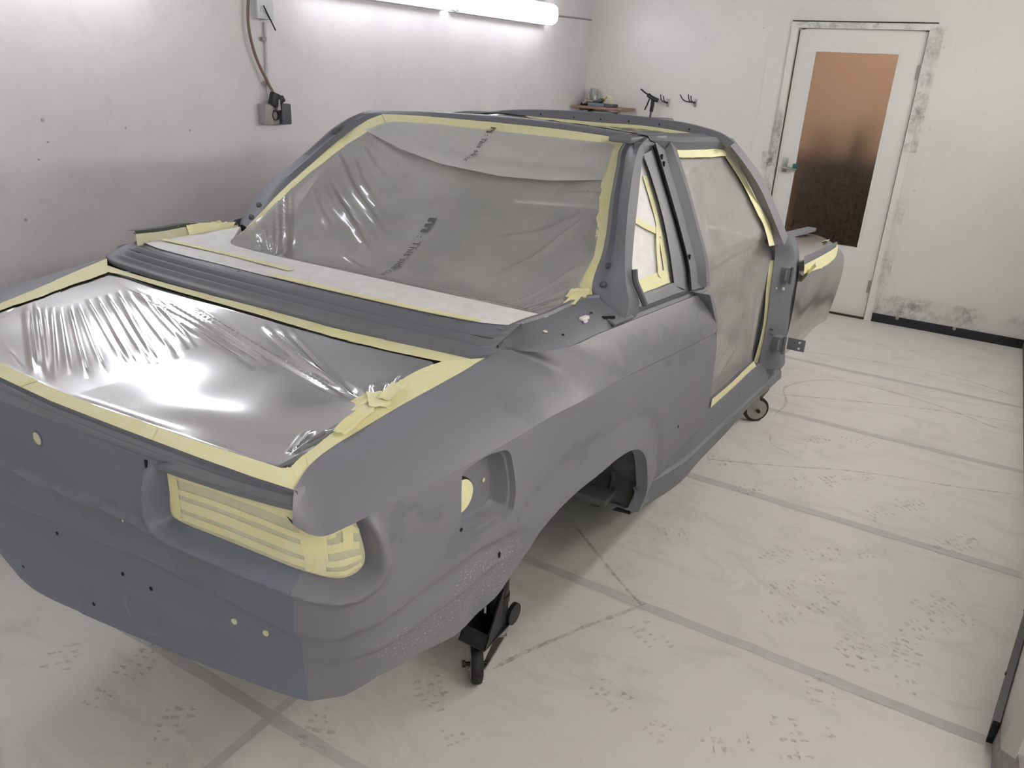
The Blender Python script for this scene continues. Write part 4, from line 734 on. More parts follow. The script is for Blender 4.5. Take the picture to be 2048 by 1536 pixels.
MB().cyl((xg, .99, 1.335), (xg, .995, 1.285), .008, 10).make('hose_tail', 'dark_box', bg)
tag(MB().tube([(XB - .02, 1.12, 1.288), (XB - .02, .98, 1.290), (XB - .02, .83, 1.292), (XB - .02, .825, 1.283), (XB - .02, .825, 1.265)], .004, 6).make('wire_rod', 'steel'), 'thin wire rod bent down at its end below the blow gun', 'rod')

# ================================================================== CAR BODY
car = empty('car_body', (1.9, 0, 0)); tag(car, 'stripped two-door car body in grey primer, masked with film and yellow tape', 'car')
tail_out = [(-.60, .47), (-.33, .43), *C['bottom'][:5], (.5905, .6261), (.5887, .6849), (.5997, .8105), (.606, .93), (.6145, .958), (.43, .966), (.19, .966), (-.13, .956), (-.60, .955)]
tail = szskin('tail_panel', tail_out, 'primer_tail', car, pitch=.008, extra=fine_points(.27, .62))
de = C['door_edge']; crease_end = np.array([[2.186, .895]])
cl = np.vstack([crease[crease[:, 0] < 2.12], crease_end])
q_out = np.vstack([C['bottom'][4:], arch[1:], C['side_bottom'][1:], de[:5], cl[::-1], nose[::-1][1:], [(.606, .93), (.5997, .8105), (.5887, .6849), (.5905, .6261)]])
quarter = szskin('quarter_panel', q_out, 'primer_quarter', car, holes=[fuel], pitch=.009, extra=fine_points(.58, .78)); quarter['label'] = 'right rear quarter panel with wheel arch, patchy sanded grey primer'
szskin('quarter_panel', q_out, 'primer_quarter', car, pitch=.016, mirror=True)
# bottom return flange and door-edge return
def edge_return(name, pts, d, inward, mat='primer_quarter', mirror=False):
    A = S(pts[:, 0], pts[:, 1], d); B = A + np.asarray(inward); loft(name, [A, (A + B) / 2, B], mat, car, resamp=False, mirror=mirror)
bl_ = pitchsample(C['bottom'][:], .02); edge_return('lower_flange', bl_, relief(bl_[:, 0], bl_[:, 1]), (.025, .012, -.004), 'primer_tail')
sb_ = pitchsample(C['side_bottom'], .02); edge_return('lower_flange', sb_, np.zeros(len(sb_)), (0, .09, .0))
dl_ = pitchsample(de, .02); edge_return('door_jamb_edge', dl_, np.zeros(len(dl_)), (.0, .075, 0))
# fuel filler recess
fc = fuel.mean(0)
def ring(k, dd): q = fc + (fuel - fc) * k; return S(q[:, 0], q[:, 1], np.full(len(q), dd))
d_rim = relief(fuel[:, 0], fuel[:, 1])
rings = [S(fuel[:, 0], fuel[:, 1], d_rim), ring(.985, -.006), ring(.97, -.012), ring(.90, -.013), ring(.88, -.018), ring(.84, -.040), ring(.78, -.047), ring(.4, -.048), ring(.02, -.048)]
A = np.stack([np.vstack([r, r[:1]]) for r in rings]); rec = mesh('filler_recess', A.reshape(-1, 3), grid_faces(*A.shape[:2]), 'primer_quarter', car, angle=40)
n0 = S(fc[0], fc[1], .01) - S(fc[0], fc[1], 0); n0 /= np.linalg.norm(n0)
cc = S(.952, .882, -.036); cap = MB().lathe(cc, n0, [(.036, -.012), (.036, .0), (.034, .001)], 32).make('filler_neck', 'hole', rec)
MB().lathe(cc + n0 * .002, n0, [(.0335, 0), (.033, .0015)], 32).make('tape_disc', 'tape', rec)
for (s_, z_) in ((1.025, .935), (1.035, .878)): MB().lathe(S(s_, z_, -.046), n0, [(.0045, 0), (.004, .001)], 10).make('plug_dot', 'tape_thin', rec)
MB().lathe(S(.916, .845, .0), n0, [(.004, 0), (.004, .001)], 8).make('pin_hole', 'hole', rec)
# shoulder panel between crease and boot gutter / belt line
low_sz = np.vstack([C['nose_low'], C['crease'][1:-1], crease_end])
low = S(low_sz[:, 0], low_sz[:, 1], np.array([.016, .018, .018, .014, .011] + [.010] * 6 + [.008, .006, .005, .004, .004]))
upp = np.vstack([C['gutter'], C['belt']]); k = len(low)
ctrl = np.empty_like(low)
bul = np.array([.006, .008, .010, .012, .013] + [.014] * 5 + [.012, .010, .008, .008, .008, .008])
for i in range(k):
    ctrl[i] = (low[i] + upp[i]) / 2; dv = upp[i] - low[i]; ou = np.array([-dv[0], -dv[1], 0]); hl_ = np.linalg.norm(ou); ou /= max(hl_, 1e-6)
    nv = ou * max(dv[2], .02) + np.array([0, 0, hl_]); nv /= np.linalg.norm(nv); ctrl[i] += nv * bul[i] * 2
rows = []
L_, K_, U_ = catmull(low, 8), catmull(ctrl, 8), catmull(upp, 8)
for t in np.linspace(0, 1, 15): rows.append((1 - t) ** 2 * L_ + 2 * t * (1 - t) * K_ + t * t * U_)
under = L_ + np.array([.008, .022, .003]); 
for mir in (False, True):
    o = loft('shoulder_panel', [under] + rows, 'primer_quarter', car, resamp=False, mirror=mir, angle=50)
    # nose end face closing the shoulder towards the boot opening
    e0 = np.array([r[0] for r in rows]); loft('shoulder_end', [e0, e0 + np.array([.02, -.004, -.002])], 'primer_quarter', o, resamp=False, mirror=mir)
    g = resample(C['gutter'][:10], 60); loft('gutter_wall', [g, g + np.array([0, .001, -.006]), g + np.array([0, .006, -.03])], plain('gutter_seal_green', (.055, .07, .05), .7), o, resamp=False, mirror=mir)  # dark green seal edge along the boot gutter
# belt ledge towards the rear window and under the side glass
outer = np.vstack([C['gutter'][9:], C['belt']]); inner = np.array([(.655, -.605, 1.082), (.72, -.622, 1.091), (.80, -.636, 1.092), (.874, -.637, 1.092), (.996, -.648, 1.092), (1.06, -.705, 1.086), (1.20, -.735, 1.080), (1.32, -.738, 1.074), (1.52, -.75, 1.035)])
O_ = resample(outer, 60); I_ = resample(inner, 60)
gr = O_ + np.array([0, .010, -.004]); gr2 = O_ + np.array([0, .018, .003])
for mir in (False, True):
    ledge = loft('belt_ledge', [O_, O_ + np.array([0, .004, -.004]), gr, gr2, O_ * .55 + I_ * .45 + np.array([0, 0, .004]), I_], 'primer', car, resamp=False, mirror=mir, angle=30)
    loft('ledge_lip', [I_, I_ + np.array([0, .004, .006]), I_ + np.array([0, .014, .005]), I_ + np.array([0, .016, -.03])], 'primer', ledge, resamp=False, mirror=mir)
    if not mir: ledge_r = ledge
lp = MB(); lp.box((1.035, -.704, 1.0745), (.075, .032, .006), Matrix.Rotation(-.30, 3, 'Z') @ Matrix.Rotation(.45, 3, 'X')); lp.make('ledge_slot', 'hole', ledge_r, smooth=False)
MB().box((.865, -.690, 1.081), (.03, .012, .008), Matrix.Rotation(-.1, 3, 'Z'), bev=.003).make('white_clip', 'white_clip', ledge_r)
MB().box((.852, -.700, 1.0785), (.014, .006, .006), bev=.002).make('white_clip', 'white_clip', ledge_r)
MB().box((.945, -.715, 1.0685), (.032, .005, .006), Matrix.Rotation(-.75, 3, 'Z')).make('ledge_slot', 'hole', ledge_r, smooth=False)
MB().box((.985, -.722, 1.062), (.09, .04, .008), Matrix.Rotation(-.12, 3, 'Z') @ Matrix.Rotation(.4, 3, 'X'), bev=.003).make('hinge_plate', 'primer', ledge_r)
for (x, y, z, r) in ((.715, -.672, 1.0835, .0055), (.905, -.688, 1.083, .004), (.745, -.70, 1.074, .003)):
    MB().lathe((x, y, z), (0, -.2, 1), [(r, 0), (r * .9, .0015)], 10).make('dot', 'tape_thin' if r > .005 else 'hole', ledge_r)
# deck between boot opening and rear window, with three pressed ribs
na, nb = 90, 60
lf_ = C['lid_front']; half = resample(np.vstack([lf_[:4]]), 30)
ys = np.linspace(-.628, .628, na); xf = np.interp(np.abs(ys), [0, .28, .47, .60, .628], [.532, .535, .546, .556, .560]); xr_ = np.interp(np.abs(ys), [0, .25, .45, .54, .615, .65], [.626, .631, .640, .655, .685, .70])
tt = np.linspace(0, 1, nb)
ribz = lambda t: .0095 * (np.exp(-((t - .18) / .055) ** 2) + np.exp(-((t - .42) / .055) ** 2) + np.exp(-((t - .64) / .055) ** 2)) - .006 * (np.exp(-((t - .30) / .04) ** 2) + np.exp(-((t - .53) / .04) ** 2) + np.exp(-((t - .76) / .05) ** 2))
P = np.zeros((nb, na, 3)); endf = np.clip((.615 - np.abs(ys)) / .05, 0, 1)
for i, t in enumerate(tt):
    P[i, :, 0] = xf + (xr_ - xf) * t; P[i, :, 1] = ys
    P[i, :, 2] = 1.055 + (1.090 - 1.055) * t ** .8 + ribz(t) * endf + .010 * np.clip((np.abs(ys) - .57) / .06, 0, 1) ** 2
lip = P[0] + np.array([0, 0, -.012]); lipb = P[-1] + np.array([.004, 0, -.02])
A = np.concatenate([lip[None], P, lipb[None]])
deck = mesh('rear_deck', A.reshape(-1, 3), grid_faces(*A.shape[:2]), 'primer', car, angle=60)
for y in (-.50, -.43, -.30, -.08, .16, .37, .50): MB().lathe((np.interp(abs(y), np.abs(ys[na // 2:]), xr_[na // 2:]) - .012, y, 1.0905), (0, 0, 1), [(.0032, 0), (.003, .0012)], 8).make('deck_screw', 'dark_box', deck)
# tail upper channel: seal flange between lid tape and tail panel
ysr = np.linspace(-.606, .60, 70); xt = S(np.abs(ysr) * 1.0, np.full(70, .962), np.zeros(70))[:, 0]
base_x = np.interp(np.abs(ysr), [0, .2, .4, .52, .61], [.030, .036, .0445, .052, .0615]); tx = np.interp(np.abs(ysr), -_D[::-1, 1][(_S[::-1] < .7)], _D[::-1, 0][(_S[::-1] < .7)]) if False else np.array([S(np.interp(abs(y), -_D[:, 1][_S < .75], _S[_S < .75]), .962, 0)[0] for y in ysr])
rows = []
for (f, dz, dx) in ((0, .018, .0), (.05, .012, .0), (.25, .012, .0), (.42, .004, 0), (.5, .010, 0), (.62, .012, 0), (.78, .003, 0), (.9, -.002, 0), (1.0, -.002, 0), (1.0, -.012, .002)):
    rows.append(np.stack([base_x * (1 - f) + (tx - .0) * f + dx, ysr, np.full(70, .9585) + dz + (.002 if f < .05 else 0)], 1))
loft('tail_channel', rows, 'primer', car, resamp=False, angle=60)
# ---- roll hoop: C pillars and roof band
def seg(a, n): return resample(a, n)
nR, nT, nL = 30, 44, 30
rs = C['roof_sil'].copy(); rs[-1] = (1.59, .49, 1.4365)
roof_f = rs + np.array([.10, 0, -.014]); roof_f[-1] = (1.635, .51, 1.424); roof_f2 = roof_f + np.array([.005, 0, -.03])
Lmid = (C['winL_a'] * .5 + C['winL_out'] * .5) + np.array([-.003, .002, .004]); Lmid[0] = (1.575, .515, 1.431)
def hoop(r, t, l): return np.vstack([seg(r, nR), seg(t, nT)[1:-1], seg(l, nL)])
dn = lambda q: np.vstack([q[:1] + np.array([-.01, 0, -.045]), q])
ha = hoop(dn(C['winR_a']), C['top_a'], C['winL_a']); hb = hoop(dn(C['winR_b']), rs, Lmid)
hc = hoop(dn(C['winR_c']), roof_f, C['winL_out']); hd = hoop(dn(C['winR_d']), roof_f2, C['winL_out'] + np.array([.03, -.03, -.012]))
hin = ha + np.array([.03, 0, -.03])
hoopo = loft('roll_hoop', [hin, ha, ha * .5 + hb * .5 + np.array([-.004, 0, .006]), hb, hb * .5 + hc * .5 + np.array([-.002, -.002, .006]), hc, hd], 'primer', car, resamp=False, angle=38)
hoopo['label'] = 'grey roof hoop with rear pillars framing the rear window'
for (c, y) in ((C['boltR'], -1), (C['boltL'], 1)):
    for p_ in c: MB().lathe(p_ - np.array([0, 0, .012]), (-.5, .25 * y * -1, .85), [(.009, 0), (.009, .006), (.006, .010)], 10).make('pillar_bolt', 'dark_box', hoopo)
fil = MB().box((1.46, -.553, 1.412), (.12, .03, .03), Matrix.Rotation(.1, 3, 'Z'), bev=.006); fil.make('rail_joint', 'primer', hoopo)
rj = MB().box((1.50, -.515, 1.430), (.20, .075, .018), Matrix.Rotation(-.15, 3, 'Z'), bev=.006); rj.make('roof_joint', 'primer', hoopo)
# rubber trim strip dangling along the pillar edge
tp = resample([(1.0725, -.716, 1.160), (1.070, -.722, 1.135), (1.072, -.738, 1.105), (1.078, -.752, 1.075)], 14)
MB().tube(tp, .0075, 6).make('hanging_trim', 'dark_box', hoopo)
# ---- B pillar channel, side rail, A pillar, post, sill (both sides)
for mir in (False, True):
    if mir:
        for q_ in range(6): C['bp%d' % q_] = C['bp%d' % q_] + np.array([0, .02, -.02])
    bp = loft('b_pillar', [C['bp0'], C['bp0'] * .5 + C['bp1'] * .5 + np.array([0, -.008, 0]), C['bp1'], C['bp2'], C['bp2'] + np.array([.012, .002, 0]), C['bp3'], C['bp4'], C['bp4'] + np.array([.01, .004, 0]), C['bp5']], 'primer', car, n=30, mirror=mir, angle=25)
    if not mir:
        for i, zc_ in ((2, 1.388), (5, 1.13), (2, 1.37)):
            pp = C['bp2']; q = np.array([np.interp(zc_, pp[::-1, 2], pp[::-1, j]) for j in range(3)]); MB().box(q + np.array([.012 if i == 2 else .014, -.001, 0]), (.006, .006, .014)).make('slot', 'hole', bp, smooth=False)
    lo_ = np.array([0, .014, -.016]) if mir else np.zeros(3); rt_, rm_, rl_ = [C[q_][1 if mir else 0:] + lo_ for q_ in ('railtop', 'railmid', 'raillow')]
    loft('roof_rail', [rt_ + np.array([0, .05, .008 - .012 * mir]), rt_, rm_, rl_, rl_ + np.array([0, .04, -.004])], 'primer', car, n=40, mirror=mir, angle=25)
    loft('a_pillar', [C['A_out'] + np.array([.01, .05, 0]), C['A_out'], C['A_mid'], C['A_in'], C['A_in'] + np.array([0, .035, 0])], 'primer', car, n=40, mirror=mir, angle=25)
    po = C['post_out'].copy(); pi_ = C['post_in'].copy(); po[0] = C['A_out'][-1]; pi_[0] = C['A_in'][-1]
    post = loft('hinge_post', [po + np.array([.10, .0, 0]), po + np.array([.02, -.002, 0]), po, po * .7 + pi_ * .3, pi_ + np.array([-.01, -.004, 0]), pi_, pi_ + np.array([.02, .04, 0])], 'primer', car, n=40, mirror=mir, angle=30)
    for kk in ('sill0', 'sill1', 'sill2', 'sill3'):
        if len(C[kk]) == 6: C[kk] = np.vstack([C[kk][:1] + np.array([-.32, .045, .02]), C[kk]])
    sl = loft('sill', [C['sill0'] + np.array([0, .04, 0]), C['sill0'], C['sill0'] * .93 + C['sill1'] * .07 + np.array([0, -.002, .004]), C['sill0'] * .5 + C['sill1'] * .5 + np.array([0, -.004, .006]), C['sill1'], C['sill1'] + np.array([0, .004, -.002]), C['sill2'], C['sill2'] * .5 + C['sill3'] * .5, C['sill3'], C['sill3'] + np.array([0, .06, -.005])], 'primer', car, n=60, mirror=mir, angle=25)
    if mir: continue
    e = np.array([r[-1] for r in (C['sill0'], C['sill1'], C['sill2'], C['sill3'])]); mesh('sill_end', np.vstack([e, e + np.array([0, .06, 0])]), [[0, 1, 5, 4], [1, 2, 6, 5], [2, 3, 7, 6]], 'primer', sl)
    for t_ in (.12, .35, .58, .8): 
        q = C['sill0'] * .5 + C['sill1'] * .5; q = resample(q, 101)[int(100 * t_)]; MB().lathe(q + np.array([0, -.003, .004]), (0, -1, .3), [(.003, 0), (.003, .0015)], 8).make('sill_hole', 'hole', sl)
    for hn in ('hingeT', 'hingeL'):
        h_ = C[hn]; yc = (h_[0, 1] + h_[1, 1]) / 2; zc_ = h_[[0, 1, 2, 3], 2].mean(); hh = abs(h_[0, 2] - h_[3, 2])
        ho = MB().box((2.63, yc, zc_), (.05, abs(h_[1, 1] - h_[0, 1]), hh), bev=.008).make('door_hinge', 'primer', car)
        MB().box((2.603, yc - .018, zc_), (.006, .008, hh * .7), bev=.002).make('hinge_spring', 'zinc', ho)
        MB().cyl((2.615, yc - .038, zc_ - hh * .58), (2.615, yc - .038, zc_ + hh * .58), .007, 12).make('hinge_pin', 'primer', ho)
        if hn == 'hingeL':
            MB().box((2.622, -.862, .5755), (.008, .072, .052), bev=.003).make('hinge_leaf', 'primer', ho)
            for dz in (.013, -.013): MB().lathe((2.617, -.876, .5755 + dz), (-1, 0, 0), [(.0052, 0), (.0052, .0015)], 12).make('bolt_hole', 'white_clip', ho)
    for q in C['jamb_dots'][:2]: MB().lathe(q - np.array([.012, 0, 0]), (-1, -.6, 0), [(.007 if q[1] < -.77 else .004, 0), (.004, .004)], 10).make('tape_dot', 'tape_thin', post)
    for q in C['jamb_dots'][2:]: MB().tube([q - np.array([.02, .0, 0]), q - np.array([.02, .014, .004])], .004, 8).make('jamb_stud', 'dark_box', post)
# ---- windscreen header
hu = np.vstack([[(2.07, .60, 1.405), (2.07, .50, 1.425)], C['header_up'], [(2.07, -.63, 1.40)]]); hl = np.vstack([[(2.06, .60, 1.395), (2.06, .50, 1.41)], C['header_lo'], [(2.06, -.62, 1.39)]])
hdr = loft('windscreen_header', [hu + np.array([.06, 0, -.012]), hu + np.array([.01, 0, .002]), hu, hl, hl + np.array([.02, 0, -.012])], 'primer', car, n=70, angle=25)
for y in (.12, -.02, -.13, -.24, -.36, -.47): 
    q = resample(hl, 200); q = q[np.argmin(abs(q[:, 1] - y))]; MB().lathe(q + np.array([-.003, 0, .010]), (-1, 0, 0), [(.0035, 0), (.003, .001)], 8).make('header_hole', 'hole', hdr)
ht = C['header_tape']; tp_ = loft('masking_tape', [C['header_lo'][1:] + np.array([-.002, 0, -.0005]), ht[1:]], 'tape', car, n=40)
# ---- cabin, boot and floor structure under the film
MB().box((1.98, 0, .43), (1.6, 1.32, .02)).make('floor_pan', 'inside', car, smooth=False)
ub = MB(); ub.box((1.85, 0, .345), (2.0, .86, .15), bev=.02); ub.make('underbody_light_block', 'primer_dark', car)  # plain box added under the car to block bounced light and darken the floor
bt = MB(); bt.box((.36, 0, .575), (.36, .9, .07)); bt.box((.33, 0, .60), (.46, 1.10, .02)); bt.box((.33, -.56, .79), (.46, .015, .38)); bt.box((.33, .56, .79), (.46, .015, .38)); bt.box((.09, 0, .78), (.015, 1.1, .36)); bt.box((.58, 0, .80), (.015, 1.26, .42)); bt.make('boot_well', 'inside', car, smooth=False)
cbn = MB(); cbn.box((1.9, .70, .74), (1.9, .02, .62)); cbn.box((1.10, 0, .72), (.02, 1.1, .5)); cbn.box((2.72, 0, .70), (.02, 1.3, .55)); cbn.make('bulkheads', 'inside', car, smooth=False)
ss = MB(); ss.box((.695, 0, 1.070), (.165, 1.24, .015)); ss.make('parcel_shelf', 'inside', car, smooth=False)
# ---- wheel house
ar = pitchsample(arch, .02); a0 = S(ar[:, 0], ar[:, 1], relief(ar[:, 0], ar[:, 1]))
lipi = a0 + np.array([0, .035, 0]) - np.stack([np.zeros(len(ar)), np.zeros(len(ar)), np.zeros(len(ar))], 1)
wl = loft('arch_lip', [a0, a0 + np.array([0, .006, 0]), lipi], 'primer', car, resamp=False, angle=30); loft('arch_lip', [a0, lipi], 'primer', car, resamp=False, mirror=True)
ctr = np.array([.80, 0, .45]); grow = (lipi - ctr) * np.array([1.0, 0, 1.0]) * .02
f1 = lipi + grow * 2.2 + np.array([0, .004, 0]); f2 = f1 + np.array([-.01, .075, 0]); f3 = f2 + np.array([-.03, .26, .05])
wh = loft('wheel_house', [f1, f2], 'primer_dark', car, resamp=False, angle=30); loft('wheel_house_inner', [f2 + np.array([-.004, 0, 0]), f3], 'primer_dark', wh, resamp=False)
sm_ = f2[-16:]; MB().tube(sm_ + np.array([-.006, -.004, 0]), .006, 6).make('weld_seam', 'primer_dark', wh)
loft('wheel_house', [f1, f3], 'primer_dark', car, resamp=False, mirror=True)
MB().box(f2[-1] + np.array([-.02, .005, .005]), (.02, .03, .03), bev=.004).make('bracket_tab', 'primer_dark', wh)
# ---- small holes and plugs of the tail panel
for i, (s_, z_) in enumerate(C['dots']):
    q = S(s_, z_, relief(np.array([s_]), np.array([z_]))[0]); nn_ = S(s_, z_, .01) - S(s_, z_, 0)
    if i == 0: MB().lathe(q, nn_, [(.0165, -.002), (.0165, .001), (.0125, .0012)], 24, cap=False).make('lock_ring', 'primer_tail', tail); MB().lathe(q, nn_, [(.0145, -.002), (.0145, .0008)], 24).make('tape_plug', 'tape_thin', tail)
    elif i == 1: MB().box(q, (.004, .006, .016)).make('slot', 'hole', tail, smooth=False)
    elif i in (7, 8): MB().lathe(q, nn_, [(.0062, -.002), (.0062, .001)], 14).make('tape_plug', 'tape_thin', tail)
    elif i == 9: MB().lathe(q, nn_, [(.0022, 0), (.002, .001)], 8).make('chip', 'white_clip', tail)
    elif i == 10: MB().box(q, (.007, .004, .012), bev=.0015).make('slot', 'hole', quarter)
    else: MB().lathe(q, nn_, [(.0042, -.002), (.0042, .0008)], 10).make('bolt_hole', 'hole', tail)
for (s_, z_) in C['sidedots']: MB().lathe(S(s_, z_, .001), (0, -1, 0), [(.004, 0), (.003, .001)], 8).make('drill_hole', 'hole', quarter)
# ================================================================== MASKING: tape, paper, film
def strip(name, a, b, mat, parent, n=40, lift=0.0, jit=.0, seed=0, sm=True):
    rng = np.random.RandomState(seed); A = resample(a, n, sm); B = resample(b, n, sm)
    jj = np.interp(np.arange(n), np.linspace(0, n - 1, max(4, n // 6)), rng.rand(max(4, n // 6)))[:, None] + .25 * rng.rand(n, 1) * (np.arange(n) % 5 == 0)[:, None]
    B = B + (B - A) * (jj - .5) * jit
    A = A + np.array([0, 0, lift]); B = B + np.array([0, 0, lift])
    M_ = (A + B) / 2 + np.array([0, 0, .0006]) * rng.rand(n, 1)
    return loft(name, [A, M_, B], mat, parent, resamp=False, angle=80)
def cut(a, t0, t1): P = resample(a, 200); return P[int(199 * t0):max(int(199 * t1), int(199 * t0) + 2) + 1]
def mir_ext(a): # complete a curve that leaves the frame with its mirror image
    a = np.asarray(a); r = a[a[:, 1] < 0]; return np.vstack([r, (r * np.array([1, -1, 1]))[::-1]])
lr = mir_ext(C['lid_rear']); tri = mir_ext(C['tape_rear_in'])
boot = empty('boot_mask', (.3, 0, .97)); 
tag(boot, 'clear masking film over the boot opening, edged with yellow tape', 'masking film')
for i, (t0, t1) in enumerate(((0, .30), (.27, .62), (.60, 1))): strip('masking_tape', cut(lr, t0, t1), cut(tri, t0, t1), 'tape', boot, lift=-.002 + .0012 * i, jit=.10, seed=i)
gr_ = C['gutter'][:10]; tr_ = C['tape_right_in']
for i, (t0, t1) in enumerate(((0, .16), (.12, .40), (.36, .58), (.52, 1.0))): strip('masking_tape', cut(gr_, t0, t1), cut(tr_, t0, t1), 'tape' if i % 2 else 'tape2', boot, lift=-.003 + .001 * i, jit=.22, seed=10 + i)
lfs = C['lid_front']; tfi = C['tape_front_in']
for i, (t0, t1) in enumerate(((0, .22), (.2, .36), (.34, .66), (.64, 1.0))): strip('masking_tape', cut(lfs, t0, t1) + np.array([-.004, 0, -.006]), cut(tfi, t0, t1), 'tape' if i != 1 else 'tape2', boot, lift=-.001 + .001 * i, jit=.08, seed=20 + i)
gl_ = gr_ * np.array([1, -1, 1]); tli = np.array([(.0926, .5408, .985), (.2266, .538, 1.0056), (.2923, .531, 1.0158), (.3928, .527, 1.0313), (.4959, .5253, 1.0472)])
for i, (t0, t1) in enumerate(((0, .4), (.38, .7), (.68, 1))): strip('masking_tape', cut(gl_, t0, t1), cut(tli, t0, t1), 'tape', boot, lift=-.001 + .001 * i, jit=.12, seed=30 + i)
def scrap(name, cx, cy, cz, w, h, ang, parent, mat='tape', seed=0, tilt=(0, 0)):
    """small crumpled tape scrap"""
    rng = np.random.RandomState(seed); n = 7; V = []
    for i in range(n):
        for j in range(n):
            u = (i / (n - 1) - .5) * w; v = (j / (n - 1) - .5) * h
            if i in (0, n - 1): v += rng.uniform(-.1, .1) * h
            if j in (0, n - 1): u += rng.uniform(-.06, .06) * w
            x = cx + u * math.cos(ang) - v * math.sin(ang); y = cy + u * math.sin(ang) + v * math.cos(ang)
            V.append((x, y, cz + tilt[0] * u + tilt[1] * v + rng.uniform(-.0015, .002)))
    return mesh(name, V, grid_faces(n, n), mat, parent, angle=80)
for i, (x, y, w_, h_, a_) in enumerate(((.305, -.536, .055, .035, .3), (.315, -.520, .045, .03, -.3), (.325, -.545, .05, .04, .8), (.245, -.553, .08, .03, .1), (.355, -.55, .06, .03, .2))):
    scrap('tape_scrap', x, y, .9706 + .1545 * x + .004 + .001 * i, w_, h_, a_, boot, 'tape2' if i % 2 else 'tape', 40 + i, (.1545, 0))
def folds(P2, lines, amp=.001):
    """creases of a stretched film: narrow ridges along straight lines, fading at their ends"""
    D = np.zeros(len(P2))
    for (x0, y0, x1, y1, wd, hh) in lines:
        a = np.array([x0, y0]); d = np.array([x1 - x0, y1 - y0]); L = np.linalg.norm(d); d /= L
        r = P2 - a; t = (r @ d) / L; q = r @ np.array([-d[1], d[0]])
        w_ = wd * .001 * (.55 + .5 * np.clip(t, 0, 1))
        env = np.clip(t / .12, 0, 1) * np.clip((1.0 - t) / .22, 0, 1)
        D += env * hh * amp * (np.exp(-(q / w_) ** 2) - .55 * np.exp(-((q - 2.0 * w_) / (1.2 * w_)) ** 2))
    return D
def boot_film():
    na, nb = 300, 130; y = np.linspace(-1, 1, na); b = np.linspace(0, 1, nb); Y, B = np.meshgrid(y, b)
    hw = .572 * np.ones_like(Y); yy = Y * hw
    xr = np.interp(np.abs(yy), [0, .2, .36, .45, .56], [.048, .055, .066, .072, .08]); xf = np.interp(np.abs(yy), [0, .33, .43, .56], [.515, .517, .522, .532])
    X = xr + (xf - xr) * B
    ri = np.interp(np.abs(yy), [0, .1, .23, .36, .45, .56], [.059, .067, .0735, .0793, .0856, .094]); fi = np.interp(np.abs(yy), [0, .18, .33, .43, .56], [.491, .489, .490, .497, .510])
    bb = np.clip((X - ri - .004) / (fi - ri - .008), 0, 1); aa = np.clip((yy + .535) / 1.058, 0, 1)
    sag = aa ** .35 * (1 - aa) / .462 * np.sin(np.pi * bb); Z = .9706 + .1545 * X - .0032 - .034 * sag - .007 * np.clip(np.maximum(np.maximum(X - fi, ri - X), np.abs(yy) - .530) / .012, 0, 1)
    P2 = np.stack([X.ravel(), yy.ravel()], 1); Z = Z.ravel() + folds(P2, C['fold_trunk']) * np.clip(sag.ravel() * 6, .15, 1)
    rng = np.random.RandomState(3)
    for k in range(26):
        a = rng.uniform(0, 6.28); f = rng.uniform(8, 40); Z += .00025 * np.sin(f * (P2[:, 0] * math.cos(a) + P2[:, 1] * math.sin(a)) + rng.uniform(0, 6)) * np.clip(sag.ravel() * 3, 0, 1)
    return mesh('film_sheet', np.stack([P2[:, 0], P2[:, 1], Z], 1), grid_faces(nb, na), 'film', boot, angle=180)
boot_film()
# rear window
win = empty('rear_window_mask', (1.1, 0, 1.08)); tag(win, 'clear masking film with printed lettering over the rear window opening', 'masking film')
def FS(x): k = 45.; return np.logaddexp(k * (1.427 + .663 * (x - 1.538)), k * 1.088) / k
wo = np.vstack([[(.782, -.632)], C['winR_in'][:, :2] + np.array([0, -.006]), C['top_in'][1:-1, :2] + np.array([.006, 0]), C['winL_in'][:, :2] + np.array([0, .006]), [(.90, .50), (.785, .40)]])
wc = np.array([1.15, -.04])
def win_film(name, outline, mat, lift, feat=True, pitch=.0075):
    V, T = cdt(outline, (), pitch)
    dd = np.clip(dist(V, np.vstack([outline, outline[:1]])) / .18, 0, 1); dd = dd * dd * (3 - 2 * dd)
    z = FS(V[:, 0]) - .045 * dd + lift
    if feat: z = z + folds(V, C['fold_win']) * np.clip(dist(V, np.vstack([outline, outline[:1]])) / .02, 0, 1)
    P = np.stack([V[:, 0], V[:, 1], z], 1); A = P[T]
    if np.cross(A[:, 1] - A[:, 0], A[:, 2] - A[:, 0]).mean(0)[2] < 0: T = T[:, ::-1]
    return mesh(name, P, T.tolist(), mat, win, angle=180)
win_film('film_sheet', wo, 'film_win', .0)
fl = C['flap'][:, :2]; top2 = C['top_in'][:, :2] + np.array([.004, 0]); fo = np.vstack([fl, C['winR_in'][[6, 7], :2] + np.array([0, -.004]), top2[:-1], C['winL_in'][[0, 1], :2]])
win_film('film_flap', fo, 'film_flap', .004, True, .010)
for i, (t0, t1) in enumerate(((0, .26), (.22, .52), (.50, .72), (.70, 1))): strip('masking_tape', cut(C['winR_a'], t0, t1), cut(C['winR_in'], t0, t1), 'tape' if i % 2 else 'tape2', win, lift=-.001 + .001 * i, jit=.25, seed=50 + i)
for i, (t0, t1) in enumerate(((0, .5), (.48, .8), (.78, 1))): strip('masking_tape', cut(C['top_a'], t0, t1), cut(C['top_in'], t0, t1), 'tape', win, lift=-.001 + .001 * i, jit=.08, seed=60 + i)
for i, (t0, t1) in enumerate(((0, .3), (.27, .66), (.62, 1))): strip('masking_tape', cut(C['winL_a'], t0, t1), cut(C['winL_in'], t0, t1), 'tape' if i != 1 else 'tape2', win, lift=-.001 + .001 * i, jit=.15, seed=70 + i)
